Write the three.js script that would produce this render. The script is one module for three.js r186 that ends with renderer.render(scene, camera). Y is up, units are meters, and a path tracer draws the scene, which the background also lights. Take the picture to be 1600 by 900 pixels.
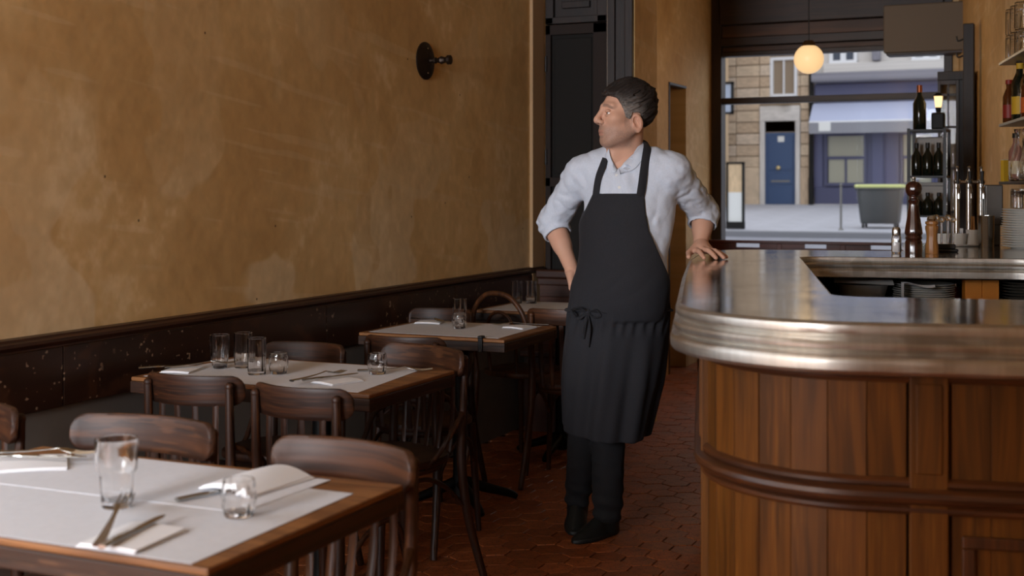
import * as THREE from 'three';
import { RoundedBoxGeometry } from 'three/addons/geometries/RoundedBoxGeometry.js';
import { mergeGeometries, toCreasedNormals, mergeVertices } from 'three/addons/utils/BufferGeometryUtils.js';
import { RectAreaLightUniformsLib } from 'three/addons/lights/RectAreaLightUniformsLib.js';

// ---------------------------------------------------------------- camera, sky, daylight, exposure
// world: x runs along the shopfront, -z runs down the room beside the ochre wall, y up, metres
const scene = new THREE.Scene();
const camera = new THREE.PerspectiveCamera(2 * Math.atan(450 / 2000) * 180 / Math.PI, 1600 / 900, 0.05, 200);
camera.position.set(0, 1.35, 0);
camera.rotation.y = Math.atan(0.45);
camera.setViewOffset(1600, 900, 0, 153, 1600, 900);
camera.focus = 4.85;
camera.userData.fStop = 3.6;
scene.add(camera);
const renderer = new THREE.WebGLRenderer({ antialias: true });
renderer.toneMapping = THREE.LinearToneMapping;
renderer.toneMappingExposure = 1.25;
renderer.shadowMap.enabled = true;
renderer.shadowMap.type = THREE.PCFSoftShadowMap;
scene.background = new THREE.Color().setRGB(1.02, 1.08, 1.18);   // even overcast sky
RectAreaLightUniformsLib.init();
function windowLight(name, w, h, from, to, rgb, intensity) {
  const l = new THREE.RectAreaLight(new THREE.Color().setRGB(...rgb), intensity, w, h);
  l.name = name; l.position.set(...from); l.lookAt(...to); scene.add(l);
  return l;
}
// daylight of the two big windows that stand outside the frame: one in the wall beside the first table, one behind the camera
windowLight('side_window_daylight', 2.3, 1.7, [-2.93, 1.75, -0.85], [0, 1.75, -0.85], [0.94, 0.98, 1.06], 1.1);
windowLight('rear_window_daylight', 1.7, 1.9, [-2.0, 1.85, 3.45], [-2.0, 1.85, 0], [0.94, 0.98, 1.06], 31);

// ---------------------------------------------------------------- small helpers
const V3 = (x, y, z) => new THREE.Vector3(x, y, z);
function rng(seed) { let s = seed >>> 0; return () => { s = (s + 0x6d2b79f5) | 0; let t = Math.imul(s ^ (s >>> 15), 1 | s); t = (t + Math.imul(t ^ (t >>> 7), 61 | t)) ^ t; return ((t ^ (t >>> 14)) >>> 0) / 4294967296; }; }
const lerp = (a, b, t) => a + (b - a) * t, clamp = (x, a = 0, b = 1) => Math.min(b, Math.max(a, x)), sstep = (a, b, x) => { const t = clamp((x - a) / (b - a)); return t * t * (3 - 2 * t); };
function hash(ix, iy, s) { let h = (Math.imul(ix, 374761393) + Math.imul(iy, 668265263) + Math.imul(s, 2147483629)) | 0; h = Math.imul(h ^ (h >>> 13), 1274126177); return ((h ^ (h >>> 16)) >>> 0) / 4294967296; }
function vnoise(x, y, s, px = 0, py = 0) {      // value noise, periodic when px, py are given
  const ix = Math.floor(x), iy = Math.floor(y), fx = x - ix, fy = y - iy, u = fx * fx * (3 - 2 * fx), v = fy * fy * (3 - 2 * fy);
  const wx = (i) => (px ? ((i % px) + px) % px : i), wy = (i) => (py ? ((i % py) + py) % py : i);
  return lerp(lerp(hash(wx(ix), wy(iy), s), hash(wx(ix + 1), wy(iy), s), u), lerp(hash(wx(ix), wy(iy + 1), s), hash(wx(ix + 1), wy(iy + 1), s), u), v);
}
function fbm(x, y, s, oct = 4, px = 0, py = 0) { let a = 0.5, r = 0, n = 0; for (let o = 0; o < oct; o++) { r += a * vnoise(x, y, s + o, px, py); n += a; a *= 0.5; x *= 2; y *= 2; px *= 2; py *= 2; } return r / n; }
function noise3(x, y, z, s) { const iz = Math.floor(z), f = z - iz, u = f * f * (3 - 2 * f); return lerp(vnoise(x, y, s + iz * 131), vnoise(x, y, s + (iz + 1) * 131), u); }

// a texture from a function of (u, v) in 0..1 that returns [r, g, b] in 0..1 (sRGB for colour)
function tex(w, h, f, { color = true, rx = 1, ry = 1 } = {}) {
  const d = new Uint8Array(w * h * 4);
  for (let y = 0; y < h; y++) for (let x = 0; x < w; x++) { const c = f((x + 0.5) / w, (y + 0.5) / h), i = (y * w + x) * 4; for (let k = 0; k < 3; k++) d[i + k] = clamp(c[k] ?? c[0]) * 255; d[i + 3] = 255; }
  const t = new THREE.DataTexture(d, w, h); t.magFilter = THREE.LinearFilter; t.minFilter = THREE.LinearFilter; t.wrapS = t.wrapT = THREE.RepeatWrapping; t.repeat.set(rx, ry);
  if (color) t.colorSpace = THREE.SRGBColorSpace;
  t.needsUpdate = true; return t;
}
const mix3 = (a, b, t) => [lerp(a[0], b[0], t), lerp(a[1], b[1], t), lerp(a[2], b[2], t)];
const rgb8 = (r, g, b) => [r / 255, g / 255, b / 255];
const mat = (o) => new THREE.MeshPhysicalMaterial(o);
const css = (r, g, b) => new THREE.Color().setRGB(r / 255, g / 255, b / 255, THREE.SRGBColorSpace);

// names, things, parts
const taken = new Map();
function numbered(name) { const n = taken.get(name) ?? 0; taken.set(name, n + 1); return n ? name + '_' + String(n).padStart(3, '0') : name; }
function tag(o, label, category, group) { o.userData.label = label; if (category) o.userData.category = category; if (group) o.userData.group = group; return o; }
function thing(name, label, category, [x, y, z] = [0, 0, 0], turn = 0, group) {
  const o = new THREE.Group(); o.name = numbered(name); o.position.set(x, y, z); o.rotation.y = turn; scene.add(o); return tag(o, label, category, group);
}
function clean(g) {
  g = g.index ? g.toNonIndexed() : g;
  if (!g.attributes.normal) g.computeVertexNormals();
  if (!g.attributes.uv) g.setAttribute('uv', new THREE.BufferAttribute(new Float32Array(g.attributes.position.count * 2), 2));
  for (const k of Object.keys(g.attributes)) if (!['position', 'normal', 'uv'].includes(k)) g.deleteAttribute(k);
  g.morphAttributes = {}; return g;
}
const join = (list) => (list.length === 1 ? clean(list[0]) : mergeGeometries(list.map(clean)));
// uv in metres from position and normal; grain = the axis that runs along v of the texture
function metres(g, grain = 'y', ox = 0, oy = 0) {
  g = clean(g); const p = g.attributes.position, n = g.attributes.normal, uv = g.attributes.uv, A = { x: 0, y: 1, z: 2 }, k = A[grain];
  for (let i = 0; i < p.count; i++) {
    const c = [p.getX(i), p.getY(i), p.getZ(i)], m = [n.getX(i), n.getY(i), n.getZ(i)].map(Math.abs), others = [0, 1, 2].filter((a) => a !== k);
    const a = m[others[0]] > m[others[1]] ? others[1] : others[0];
    if (m[k] > 0.8) uv.setXY(i, c[others[0]] + ox, c[others[1]] * 0.3 + oy); else uv.setXY(i, c[a] + ox, c[k] + oy);
  }
  return g;
}
let uvShift = 0;
function obj(name, geos, material, parent, { grain, label, own } = {}) {
  let g = Array.isArray(geos) ? join(geos) : geos;
  if (grain) { uvShift += 0.377; g = metres(g, grain, uvShift % 3, (uvShift * 1.7) % 5); }
  const m = new THREE.Mesh(g, material); m.name = parent ? name : numbered(name); m.castShadow = m.receiveShadow = true;
  (parent ?? scene).add(m); if (label) m.userData.label = label; return m;
}
function struct(name, geos, material, parent, opt) { const m = obj(name, geos, material, parent, opt); if (!parent) m.userData.kind = 'structure'; return m; }
function dup(root, [x, y, z], turn, label, group) { const r = root.clone(); r.name = numbered(root.name.replace(/_\d+$/, '')); scene.add(r); r.position.set(x, y, z); r.rotation.set(0, turn, 0); r.userData = { ...root.userData, label }; if (group) r.userData.group = group; return r; }
// shapes
const at = (g, x = 0, y = 0, z = 0, rx = 0, ry = 0, rz = 0) => { if (rx || ry || rz) g.applyMatrix4(new THREE.Matrix4().makeRotationFromEuler(new THREE.Euler(rx, ry, rz))); return g.translate(x, y, z); };
const box = (w, h, d, x = 0, y = 0, z = 0, r = 0, seg = 1) => (r ? new RoundedBoxGeometry(w, h, d, seg, Math.min(r, w / 2.01, h / 2.01, d / 2.01)) : new THREE.BoxGeometry(w, h, d)).translate(x, y, z);
const span = (x0, x1, y0, y1, z0, z1, r = 0) => box(x1 - x0, y1 - y0, Math.abs(z1 - z0), (x0 + x1) / 2, (y0 + y1) / 2, (z0 + z1) / 2, r);
const cyl = (r0, r1, h, x = 0, y = 0, z = 0, n = 20) => new THREE.CylinderGeometry(r1, r0, h, n).translate(x, y + h / 2, z);   // r0 at the foot
const lathe = (pts, n = 28) => toCreasedNormals(new THREE.LatheGeometry(pts.map(([r, y]) => new THREE.Vector2(Math.max(r, 1e-5), y)), n), 0.7);
const ball = (r, x = 0, y = 0, z = 0, n = 16) => new THREE.SphereGeometry(r, n, Math.ceil(n * 0.7)).translate(x, y, z);
// a tube through points with a radius (or [rx, ry]) at each; smooth, closed ends
function sweep(pts, radii, { n = 10, steps = 24, flat = 1, up } = {}) {
  const curve = new THREE.CatmullRomCurve3(pts.map((p) => V3(...p)), false, 'centripetal'), pos = [], idx = [], R = (t) => { const f = t * (radii.length - 1), i = Math.min(Math.floor(f), radii.length - 2); return radii.length === 1 ? radii[0] : lerp(radii[i], radii[i + 1], f - i); };
  const U = up ? V3(...up) : null, fr = U ? null : curve.computeFrenetFrames(steps, false);
  for (let i = 0; i <= steps; i++) {
    const t = i / steps, c = curve.getPoint(t), r = R(t); let N, B;
    if (U) { const T = curve.getTangent(t); B = V3().crossVectors(T, U).normalize(); N = V3().crossVectors(B, T).normalize(); } else { N = fr.normals[i]; B = fr.binormals[i]; }
    for (let j = 0; j < n; j++) { const a = (j / n) * Math.PI * 2; const q = c.clone().addScaledVector(N, Math.cos(a) * r * flat).addScaledVector(B, Math.sin(a) * r); pos.push(q.x, q.y, q.z); }
  }
  for (let i = 0; i < steps; i++) for (let j = 0; j < n; j++) { const a = i * n + j, b = i * n + ((j + 1) % n); idx.push(a, b, a + n, b, b + n, a + n); }
  for (const [o, e] of [[0, 0], [steps * n, 1]]) { const c = curve.getPoint(e), k = pos.length / 3; pos.push(c.x, c.y, c.z); for (let j = 0; j < n; j++) e ? idx.push(o + j, o + ((j + 1) % n), k) : idx.push(o + ((j + 1) % n), o + j, k); }
  const g = new THREE.BufferGeometry(); g.setAttribute('position', new THREE.Float32BufferAttribute(pos, 3)); g.setIndex(idx); g.computeVertexNormals();
  return toCreasedNormals(g, 1.0);
}
// a profile [[out, y], ...] carried along a path [[x, z], ...]; out is to the left of the walking direction seen from above with x right, z down
function mould(path, profile, { closed = false, crease = 0.6 } = {}) {
  const n = path.length, pos = [], idx = [], m = profile.length, uv = []; let s = 0;
  for (let i = 0; i < n; i++) {
    const a = path[closed ? (i - 1 + n) % n : Math.max(0, i - 1)], b = path[closed ? (i + 1) % n : Math.min(n - 1, i + 1)], c = path[i];
    let d1 = [c[0] - a[0], c[1] - a[1]], d2 = [b[0] - c[0], b[1] - c[1]]; const L1 = Math.hypot(...d1), L2 = Math.hypot(...d2); if (L1 < 1e-9) d1 = d2; if (L2 < 1e-9) d2 = d1;
    const u1 = Math.hypot(...d1), u2 = Math.hypot(...d2), n1 = [d1[1] / u1, -d1[0] / u1], n2 = [d2[1] / u2, -d2[0] / u2]; let N = [n1[0] + n2[0], n1[1] + n2[1]]; const L = Math.hypot(...N); N = [N[0] / L, N[1] / L];
    const k = 1 / Math.max(0.4, N[0] * n1[0] + N[1] * n1[1]); if (i) s += L1; let t = 0;
    profile.forEach(([o, y], j) => { if (j) t += Math.hypot(o - profile[j - 1][0], y - profile[j - 1][1]); pos.push(c[0] + N[0] * o * k, y, c[1] + N[1] * o * k); uv.push(t, s); });
  }
  const e = closed ? n : n - 1;
  for (let i = 0; i < e; i++) for (let j = 0; j < m - 1; j++) { const a = i * m + j, b = ((i + 1) % n) * m + j; idx.push(a, a + 1, b, a + 1, b + 1, b); }
  const g = new THREE.BufferGeometry(); g.setAttribute('position', new THREE.Float32BufferAttribute(pos, 3)); g.setAttribute('uv', new THREE.Float32BufferAttribute(uv, 2)); g.setIndex(idx); g.computeVertexNormals();
  return toCreasedNormals(g, crease);
}
// surface nets over a signed distance field
function nets(f, [x0, y0, z0], [x1, y1, z1], h) {
  const nx = Math.ceil((x1 - x0) / h) + 1, ny = Math.ceil((y1 - y0) / h) + 1, nz = Math.ceil((z1 - z0) / h) + 1, F = new Float32Array(nx * ny * nz), id = (i, j, k) => i + nx * (j + ny * k);
  for (let k = 0; k < nz; k++) for (let j = 0; j < ny; j++) for (let i = 0; i < nx; i++) F[id(i, j, k)] = f(x0 + i * h, y0 + j * h, z0 + k * h);
  const cell = new Int32Array(nx * ny * nz).fill(-1), pos = [], idx = [], C = [[0, 0, 0], [1, 0, 0], [0, 1, 0], [1, 1, 0], [0, 0, 1], [1, 0, 1], [0, 1, 1], [1, 1, 1]], E = [[0, 1], [2, 3], [4, 5], [6, 7], [0, 2], [1, 3], [4, 6], [5, 7], [0, 4], [1, 5], [2, 6], [3, 7]];
  for (let k = 0; k < nz - 1; k++) for (let j = 0; j < ny - 1; j++) for (let i = 0; i < nx - 1; i++) {
    const v = C.map(([a, b, c]) => F[id(i + a, j + b, k + c)]); let neg = 0; for (const q of v) if (q < 0) neg++; if (!neg || neg === 8) continue;
    let sx = 0, sy = 0, sz = 0, n = 0;
    for (const [a, b] of E) if (v[a] < 0 !== v[b] < 0) { const t = v[a] / (v[a] - v[b]); sx += lerp(C[a][0], C[b][0], t); sy += lerp(C[a][1], C[b][1], t); sz += lerp(C[a][2], C[b][2], t); n++; }
    cell[id(i, j, k)] = pos.length / 3; pos.push(x0 + (i + sx / n) * h, y0 + (j + sy / n) * h, z0 + (k + sz / n) * h);
  }
  const quad = (a, b, c, d, flip) => { if (a < 0 || b < 0 || c < 0 || d < 0) return; flip ? idx.push(a, c, b, a, d, c) : idx.push(a, b, c, a, c, d); };
  for (let k = 1; k < nz - 1; k++) for (let j = 1; j < ny - 1; j++) for (let i = 1; i < nx - 1; i++) {
    const o = F[id(i, j, k)] < 0;
    if (o !== F[id(i + 1, j, k)] < 0) quad(cell[id(i, j - 1, k - 1)], cell[id(i, j, k - 1)], cell[id(i, j, k)], cell[id(i, j - 1, k)], !o);
    if (o !== F[id(i, j + 1, k)] < 0) quad(cell[id(i - 1, j, k - 1)], cell[id(i - 1, j, k)], cell[id(i, j, k)], cell[id(i, j, k - 1)], !o);
    if (o !== F[id(i, j, k + 1)] < 0) quad(cell[id(i - 1, j - 1, k)], cell[id(i, j - 1, k)], cell[id(i, j, k)], cell[id(i - 1, j, k)], !o);
  }
  const g = new THREE.BufferGeometry(); g.setAttribute('position', new THREE.Float32BufferAttribute(pos, 3)); g.setIndex(idx);
  const N = new Float32Array(pos.length), e = h * 0.5;
  for (let i = 0; i < pos.length; i += 3) { const [x, y, z] = [pos[i], pos[i + 1], pos[i + 2]], v = V3(f(x + e, y, z) - f(x - e, y, z), f(x, y + e, z) - f(x, y - e, z), f(x, y, z + e) - f(x, y, z - e)).normalize(); N[i] = v.x; N[i + 1] = v.y; N[i + 2] = v.z; }
  g.setAttribute('normal', new THREE.BufferAttribute(N, 3)); return g;
}
const smin = (a, b, k) => { const h = Math.max(k - Math.abs(a - b), 0) / k; return Math.min(a, b) - h * h * k * 0.25; };
const smax = (a, b, k) => -smin(-a, -b, k);

// the bar stands at 12 degrees to the room: q to the right, p away from the camera
const BAR = Math.atan(0.45) - 0.2129, bc = Math.cos(BAR), bs = Math.sin(BAR);
const bar = (q, p) => [q * bc - p * bs, -(q * bs + p * bc)];            // -> world x, z
const barAt = (q, p, y) => { const [x, z] = bar(q, p); return [x, y, z]; };
// ---------------------------------------------------------------- materials
// wood: grain runs along v; texture covers 0.5 m x 1 m
function woodTex(dark, mid, light, seed, { worn = 0, wornCol = light, bands = 7 } = {}) {
  const t = tex(384, 768, (u, v) => {
    const w = fbm(u * 4, v * 3, seed + 9, 3, 4, 3), g = fbm(u * 40 + w * 3, v * 3, seed, 3, 40, 3), f = fbm(u * 160, v * 12, seed + 3, 2, 160, 12), s = fbm(u * bands, v * 2, seed + 5, 2, bands, 2);
    let c = mix3(dark, mid, sstep(0.3, 0.65, g * 0.6 + s * 0.4)); c = mix3(c, light, sstep(0.55, 0.85, f * 0.6 + w * 0.4) * 0.45);
    if (worn) { const m = sstep(0.62 - worn * 0.2, 0.72, fbm(u * 60, v * 16, seed + 21, 3, 60, 16) * 0.6 + fbm(u * 6, v * 5, seed + 23, 2, 6, 5) * 0.4); c = mix3(c, wornCol, m * 0.38); }
    return c;
  });
  t.repeat.set(2, 1); return t;
}
const woodBump = tex(256, 512, (u, v) => { const g = fbm(u * 60, v * 4, 77, 3, 60, 4); return [g, g, g]; }, { color: false }); woodBump.repeat.set(2, 1);
const M = {};
M.chair = mat({ map: woodTex(rgb8(38, 20, 11), rgb8(62, 34, 17), rgb8(92, 53, 27), 11, { worn: 0.15, wornCol: rgb8(112, 70, 38) }), roughness: 0.5, bumpMap: woodBump, bumpScale: 0.0004, specularIntensity: 0.8 });
M.chairB = mat({ map: woodTex(rgb8(52, 28, 13), rgb8(84, 47, 22), rgb8(124, 74, 36), 31, { worn: 0.2, wornCol: rgb8(140, 90, 48) }), roughness: 0.48, bumpMap: woodBump, bumpScale: 0.0004, specularIntensity: 0.8 });
M.table = mat({ map: woodTex(rgb8(104, 66, 36), rgb8(146, 98, 56), rgb8(182, 132, 82), 41, { worn: 0.25, wornCol: rgb8(78, 46, 26) }), roughness: 0.5, bumpMap: woodBump, bumpScale: 0.0006 });
M.apron = mat({ map: woodTex(rgb8(34, 21, 14), rgb8(54, 32, 20), rgb8(84, 52, 32), 51, { worn: 0.2, wornCol: rgb8(140, 96, 58) }), roughness: 0.5, bumpMap: woodBump, bumpScale: 0.0006 });
M.iron = mat({ color: css(24, 23, 22), roughness: 0.55, metalness: 0.6 });
M.bar = [0, 1, 2, 3].map((k) => mat({ map: woodTex(rgb8(68 + k * 2, 39 + k, 9), rgb8(97 + k * 2, 57 + k, 15), rgb8(124 + k * 2, 79 + k, 27), 61 + k * 17, { bands: 4 }), roughness: 0.55, specularIntensity: 0.5, bumpMap: woodBump, bumpScale: 0.0004 }));
M.barTrim = mat({ map: woodTex(rgb8(56, 29, 12), rgb8(86, 48, 21), rgb8(118, 70, 34), 131), roughness: 0.42, clearcoat: 0.15, clearcoatRoughness: 0.25 });
M.darkWood = mat({ map: woodTex(rgb8(22, 14, 11), rgb8(36, 23, 17), rgb8(50, 32, 23), 141), roughness: 0.55, bumpMap: woodBump, bumpScale: 0.0004 });
M.frameWood = mat({ map: woodTex(rgb8(32, 20, 14), rgb8(48, 30, 20), rgb8(66, 42, 28), 151), roughness: 0.5 });
M.headerWood = mat({ map: woodTex(rgb8(58, 36, 22), rgb8(82, 52, 32), rgb8(104, 68, 44), 153), roughness: 0.55 });
M.doorPaint = mat({ color: css(44, 35, 31), roughness: 0.75, specularIntensity: 0.5, bumpMap: woodBump, bumpScale: 0.0003 });
M.doorPanel = mat({ color: css(27, 24, 21), roughness: 0.75, specularIntensity: 0.5 });
M.benchWood = mat({ map: woodTex(rgb8(52, 28, 18), rgb8(80, 44, 28), rgb8(108, 64, 40), 161), roughness: 0.4 });
// wainscot board: dark stain with paint chips
{
  const c = tex(1024, 512, (u, v) => {
    const x = u * 4, g = fbm(x * 1.5, v * 30, 201, 3, 6, 30), w = fbm(x * 3, v * 3, 205, 3, 12, 3); let c = mix3(rgb8(34, 21, 16), rgb8(62, 37, 25), g * 0.6 + w * 0.4);
    c = mix3(c, rgb8(92, 56, 34), sstep(0.6, 0.75, fbm(x * 12, v * 14, 209, 3, 48, 14)) * 0.4);
    const chip = sstep(0.78, 0.81, fbm(x * 70, v * 60, 211, 2, 280, 60)) * sstep(0.48, 0.6, fbm(x * 4, v * 4, 213, 2, 16, 4)); return mix3(c, rgb8(176, 152, 126), chip * 0.8);
  });
  c.repeat.set(0.25, 1); M.wainscot = mat({ map: c, roughness: 0.33, bumpMap: c, bumpScale: 0.0008 });
}
// ochre plaster: uv in metres over 8 m x 4 m
function plaster(base, deep, pale, seed, blotch = 1) {
  const W = 2048, H = 1024;
  const col = tex(W, H, (u, v) => {
    const x = u * 8, y = v * 4, big = fbm(x * 0.9, y * 0.9, seed, 4), mid = fbm(x * 3.1, y * 2.6, seed + 7, 4), fine = fbm(x * 26, y * 22, seed + 13, 3);
    let c = mix3(deep, base, sstep(0.28, 0.62, big * 0.55 + mid * 0.45)); c = mix3(c, pale, sstep(0.56, 0.78, mid * 0.6 + fine * 0.4) * 0.5);
    // trowel patches with an outline of their own, denser where the wall is rubbed by the chairs
    const p1 = fbm(x * 2.3 + fbm(x * 5, y * 5, seed + 41, 2) * 0.6, y * 2.0, seed + 31, 3), low = sstep(1.75, 0.95, y);
    c = mix3(c, pale, sstep(0.60, 0.635, p1 + low * 0.06) * (0.22 + low * 0.45) * blotch);
    c = mix3(c, deep, sstep(0.62, 0.66, fbm(x * 4.3, y * 3.4, seed + 57, 3)) * 0.35 * blotch);
    const stroke = fbm(x * 2.2 + y * 1.3, y * 30 + x * 3, seed + 77, 2); c = mix3(c, pale, sstep(0.7, 0.8, stroke) * 0.25);
    const speck = hash(Math.floor(x * 128), Math.floor(y * 128), seed + 5); if (speck > 0.99985) c = mix3(c, [0.2, 0.13, 0.08], 0.6);
    const s = 0.95 + 0.1 * fine; return [c[0] * s, c[1] * s, c[2] * s];
  });
  const bump = tex(1024, 512, (u, v) => { const x = u * 8, y = v * 4, a = fbm(x * 2.6, y * 2.6, seed + 91, 4) * 0.6 + fbm(x * 9 + y * 2, y * 14, seed + 95, 3) * 0.3 + fbm(x * 40, y * 40, seed + 99, 2) * 0.1; return [a]; }, { color: false });
  for (const t of [col, bump]) t.repeat.set(1 / 8, 1 / 4);
  return mat({ map: col, bumpMap: bump, bumpScale: 0.005, roughness: 0.75, specularIntensity: 0.5 });
}
M.plaster = plaster(rgb8(222, 187, 132), rgb8(202, 162, 106), rgb8(230, 206, 166), 301);
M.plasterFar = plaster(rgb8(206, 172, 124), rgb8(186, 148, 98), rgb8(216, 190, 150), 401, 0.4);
M.greyWall = mat({ map: (() => { const t = tex(512, 512, (u, v) => { const a = fbm(u * 8, v * 8, 421, 4, 8, 8); return mix3(rgb8(96, 96, 93), rgb8(118, 117, 113), a); }); return t; })(), roughness: 0.6 });
M.ceiling = mat({ color: css(178, 160, 132), roughness: 0.9 });
// hexagonal terracotta
M.tile = [0, 1, 2, 3].map((k) => mat({ map: tex(128, 128, (u, v) => { const a = fbm(u * 6, v * 6, 501 + k * 9, 4, 6, 6), b = fbm(u * 24, v * 24, 505 + k, 2, 24, 24); let c = mix3(rgb8(128 + k * 8, 68 + k * 4, 34 + k * 2), rgb8(176 + k * 7, 100 + k * 5, 54 + k * 3), a); return mix3(c, rgb8(60, 36, 26), sstep(0.6, 0.75, b) * 0.5); }), roughness: 0.42 + 0.04 * k }));
M.grout = mat({ color: css(52, 36, 27), roughness: 0.9 });
// worn zinc: fine brushed scratches and dull patches
{
  const rough = tex(1024, 1024, (u, v) => { const a = fbm(u * 5, v * 5, 601, 4, 5, 5), s = fbm(u * 220, v * 14, 605, 2, 220, 14), b = fbm(u * 30, v * 30, 607, 3, 30, 30); return [0, 0.04 + 0.09 * a + 0.03 * s + 0.04 * b, 0]; }, { color: false });
  const col = tex(1024, 1024, (u, v) => { const a = fbm(u * 6, v * 6, 611, 4, 6, 6), s = fbm(u * 16, v * 180, 615, 2, 16, 180), d = sstep(0.6, 0.72, fbm(u * 14, v * 14, 617, 3, 14, 14)); let c = mix3(rgb8(184, 179, 168), rgb8(222, 216, 205), a * 0.6 + s * 0.4); return mix3(c, rgb8(160, 152, 138), d * 0.4); });
  const bump = tex(512, 512, (u, v) => [fbm(u * 7, v * 40, 621, 3, 7, 40) * 0.6 + fbm(u * 4, v * 4, 623, 2, 4, 4) * 0.4], { color: false });
  M.zinc = mat({ map: col, roughnessMap: rough, roughness: 1, metalness: 1, bumpMap: bump, bumpScale: 0.0001 });
}
M.zincEdge = M.zinc.clone(); M.zincEdge.roughness = 3.4; M.zincEdge.bumpScale = 0.0004; M.zincEdge.color.setRGB(0.97, 1, 1.05); M.zinc.color.setRGB(0.98, 1, 1.03);
M.steel = mat({ color: css(196, 196, 194), metalness: 1, roughness: 0.22 });
M.cutlery = mat({ color: css(180, 178, 172), metalness: 1, roughness: 0.26 });
M.glass = mat({ color: 0xffffff, transmission: 1, thickness: 0.004, ior: 1.48, roughness: 0.02 });
M.pane = mat({ color: 0xffffff, transmission: 1, thickness: 0, ior: 1.25, specularIntensity: 0.35, roughness: 0 });
M.paper = mat({ map: tex(256, 256, (u, v) => { const a = 0.97 + 0.03 * fbm(u * 40, v * 40, 641, 2, 40, 40); return [0.85 * a, 0.855 * a, 0.875 * a]; }), roughness: 0.85 });
M.napkin = mat({ color: css(236, 236, 238), roughness: 0.8 });
M.china = mat({ color: css(228, 226, 220), roughness: 0.18 });
M.greyChina = mat({ color: css(150, 150, 148), roughness: 0.3 });
M.black = mat({ color: css(18, 17, 17), roughness: 0.5 });
M.brass = mat({ color: css(92, 70, 44), metalness: 0.8, roughness: 0.4 });
M.bronze = mat({ color: css(48, 36, 28), metalness: 0.7, roughness: 0.42 });
M.plasterPale = mat({ color: css(186, 152, 112), roughness: 0.8 });
M.dish = mat({ color: css(150, 142, 130), metalness: 0.7, roughness: 0.3 });
M.orange = mat({ color: css(206, 124, 30), roughness: 0.6 });
M.tray = mat({ color: css(186, 186, 182), roughness: 0.35, metalness: 0.4 });
M.brushed = mat({ color: css(120, 118, 114), metalness: 0.9, roughness: 0.42 });
M.shelfGrey = mat({ color: css(150, 150, 146), roughness: 0.35, metalness: 0.3 });
M.bottleDark = mat({ color: css(22, 26, 18), roughness: 0.08 });
M.bottleAmber = mat({ color: css(86, 44, 18), roughness: 0.08 });
M.bottleRose = mat({ color: css(150, 104, 92), roughness: 0.1 });
M.labelCream = mat({ color: css(206, 192, 160), roughness: 0.7 });
M.labelYellow = mat({ color: css(206, 164, 40), roughness: 0.6 });
M.labelRed = mat({ color: css(136, 34, 24), roughness: 0.5 });
M.labelOrange = mat({ color: css(198, 98, 42), roughness: 0.6 });
M.labelWhite = mat({ color: css(220, 220, 216), roughness: 0.7 });
M.globe = mat({ color: css(255, 226, 170), roughness: 0.4, emissive: new THREE.Color().setRGB(1, 0.66, 0.32), emissiveIntensity: 0.62 });
M.bulb = mat({ color: css(255, 240, 210), emissive: new THREE.Color().setRGB(1, 0.8, 0.5), emissiveIntensity: 2 });
M.lanternGlass = mat({ color: css(255, 220, 170), roughness: 0.4, emissive: new THREE.Color().setRGB(1, 0.66, 0.3), emissiveIntensity: 1.2 });
M.redWood = mat({ map: woodTex(rgb8(66, 28, 18), rgb8(92, 42, 28), rgb8(118, 60, 40), 721), roughness: 0.4 });
M.copper = mat({ color: css(150, 84, 50), metalness: 0.8, roughness: 0.35 });
M.rackPaper = mat({ color: css(170, 166, 160), roughness: 0.7 });
M.paleCurtain = mat({ color: css(170, 150, 124), roughness: 0.9 });
M.asphalt = mat({ map: tex(512, 512, (u, v) => { const a = fbm(u * 60, v * 60, 801, 3, 60, 60), b = fbm(u * 5, v * 5, 805, 3, 5, 5); const k = 0.42 + 0.1 * a + 0.08 * b; return [k, k, k * 1.06]; }), roughness: 0.8 });
M.pavement = mat({ map: tex(512, 512, (u, v) => { const a = fbm(u * 80, v * 80, 811, 2, 80, 80), b = fbm(u * 6, v * 6, 815, 3, 6, 6); const k = 0.6 + 0.08 * a + 0.08 * b; return [k, k, k * 1.04]; }), roughness: 0.8 });
M.kerb = mat({ color: css(120, 120, 124), roughness: 0.8 });
const stoneMap = (r, g, b, s) => mat({ map: tex(128, 128, (u, v) => { const a = fbm(u * 6, v * 6, s, 4, 6, 6); const k = 0.88 + 0.22 * a; return [r / 255 * k, g / 255 * k, b / 255 * k]; }), roughness: 0.85 });
M.stone = [stoneMap(196, 172, 146, 821), stoneMap(202, 180, 154, 823), stoneMap(188, 164, 138, 825), stoneMap(206, 186, 164, 827)];
M.stoneJoint = mat({ color: css(142, 124, 104), roughness: 0.9 });
M.paleStone = stoneMap(204, 198, 192, 831); M.greyStone = stoneMap(128, 126, 134, 833);
M.tanRender = stoneMap(206, 178, 142, 835);
M.blueDoor = mat({ color: css(38, 66, 106), roughness: 0.35 });
M.darkGlass = mat({ color: css(46, 54, 70), roughness: 0.12 });
M.greyGlass = mat({ color: css(150, 158, 174), roughness: 0.35 });
M.shopGlass = mat({ color: css(150, 146, 126), roughness: 0.2 });
M.whitePaint = mat({ color: css(222, 222, 224), roughness: 0.5 });
M.violet = mat({ color: css(80, 81, 112), roughness: 0.5 }); M.violetDark = mat({ color: css(64, 65, 94), roughness: 0.5 });
M.awning = mat({ color: css(178, 184, 208), roughness: 0.8 }); M.valance = mat({ color: css(134, 134, 140), roughness: 0.8 });
M.brassBright = mat({ color: css(220, 196, 140), metalness: 0.6, roughness: 0.3 });
M.binGrey = mat({ color: css(50, 52, 52), roughness: 0.55 }); M.binLid = mat({ color: css(196, 200, 128), roughness: 0.5 });
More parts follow.
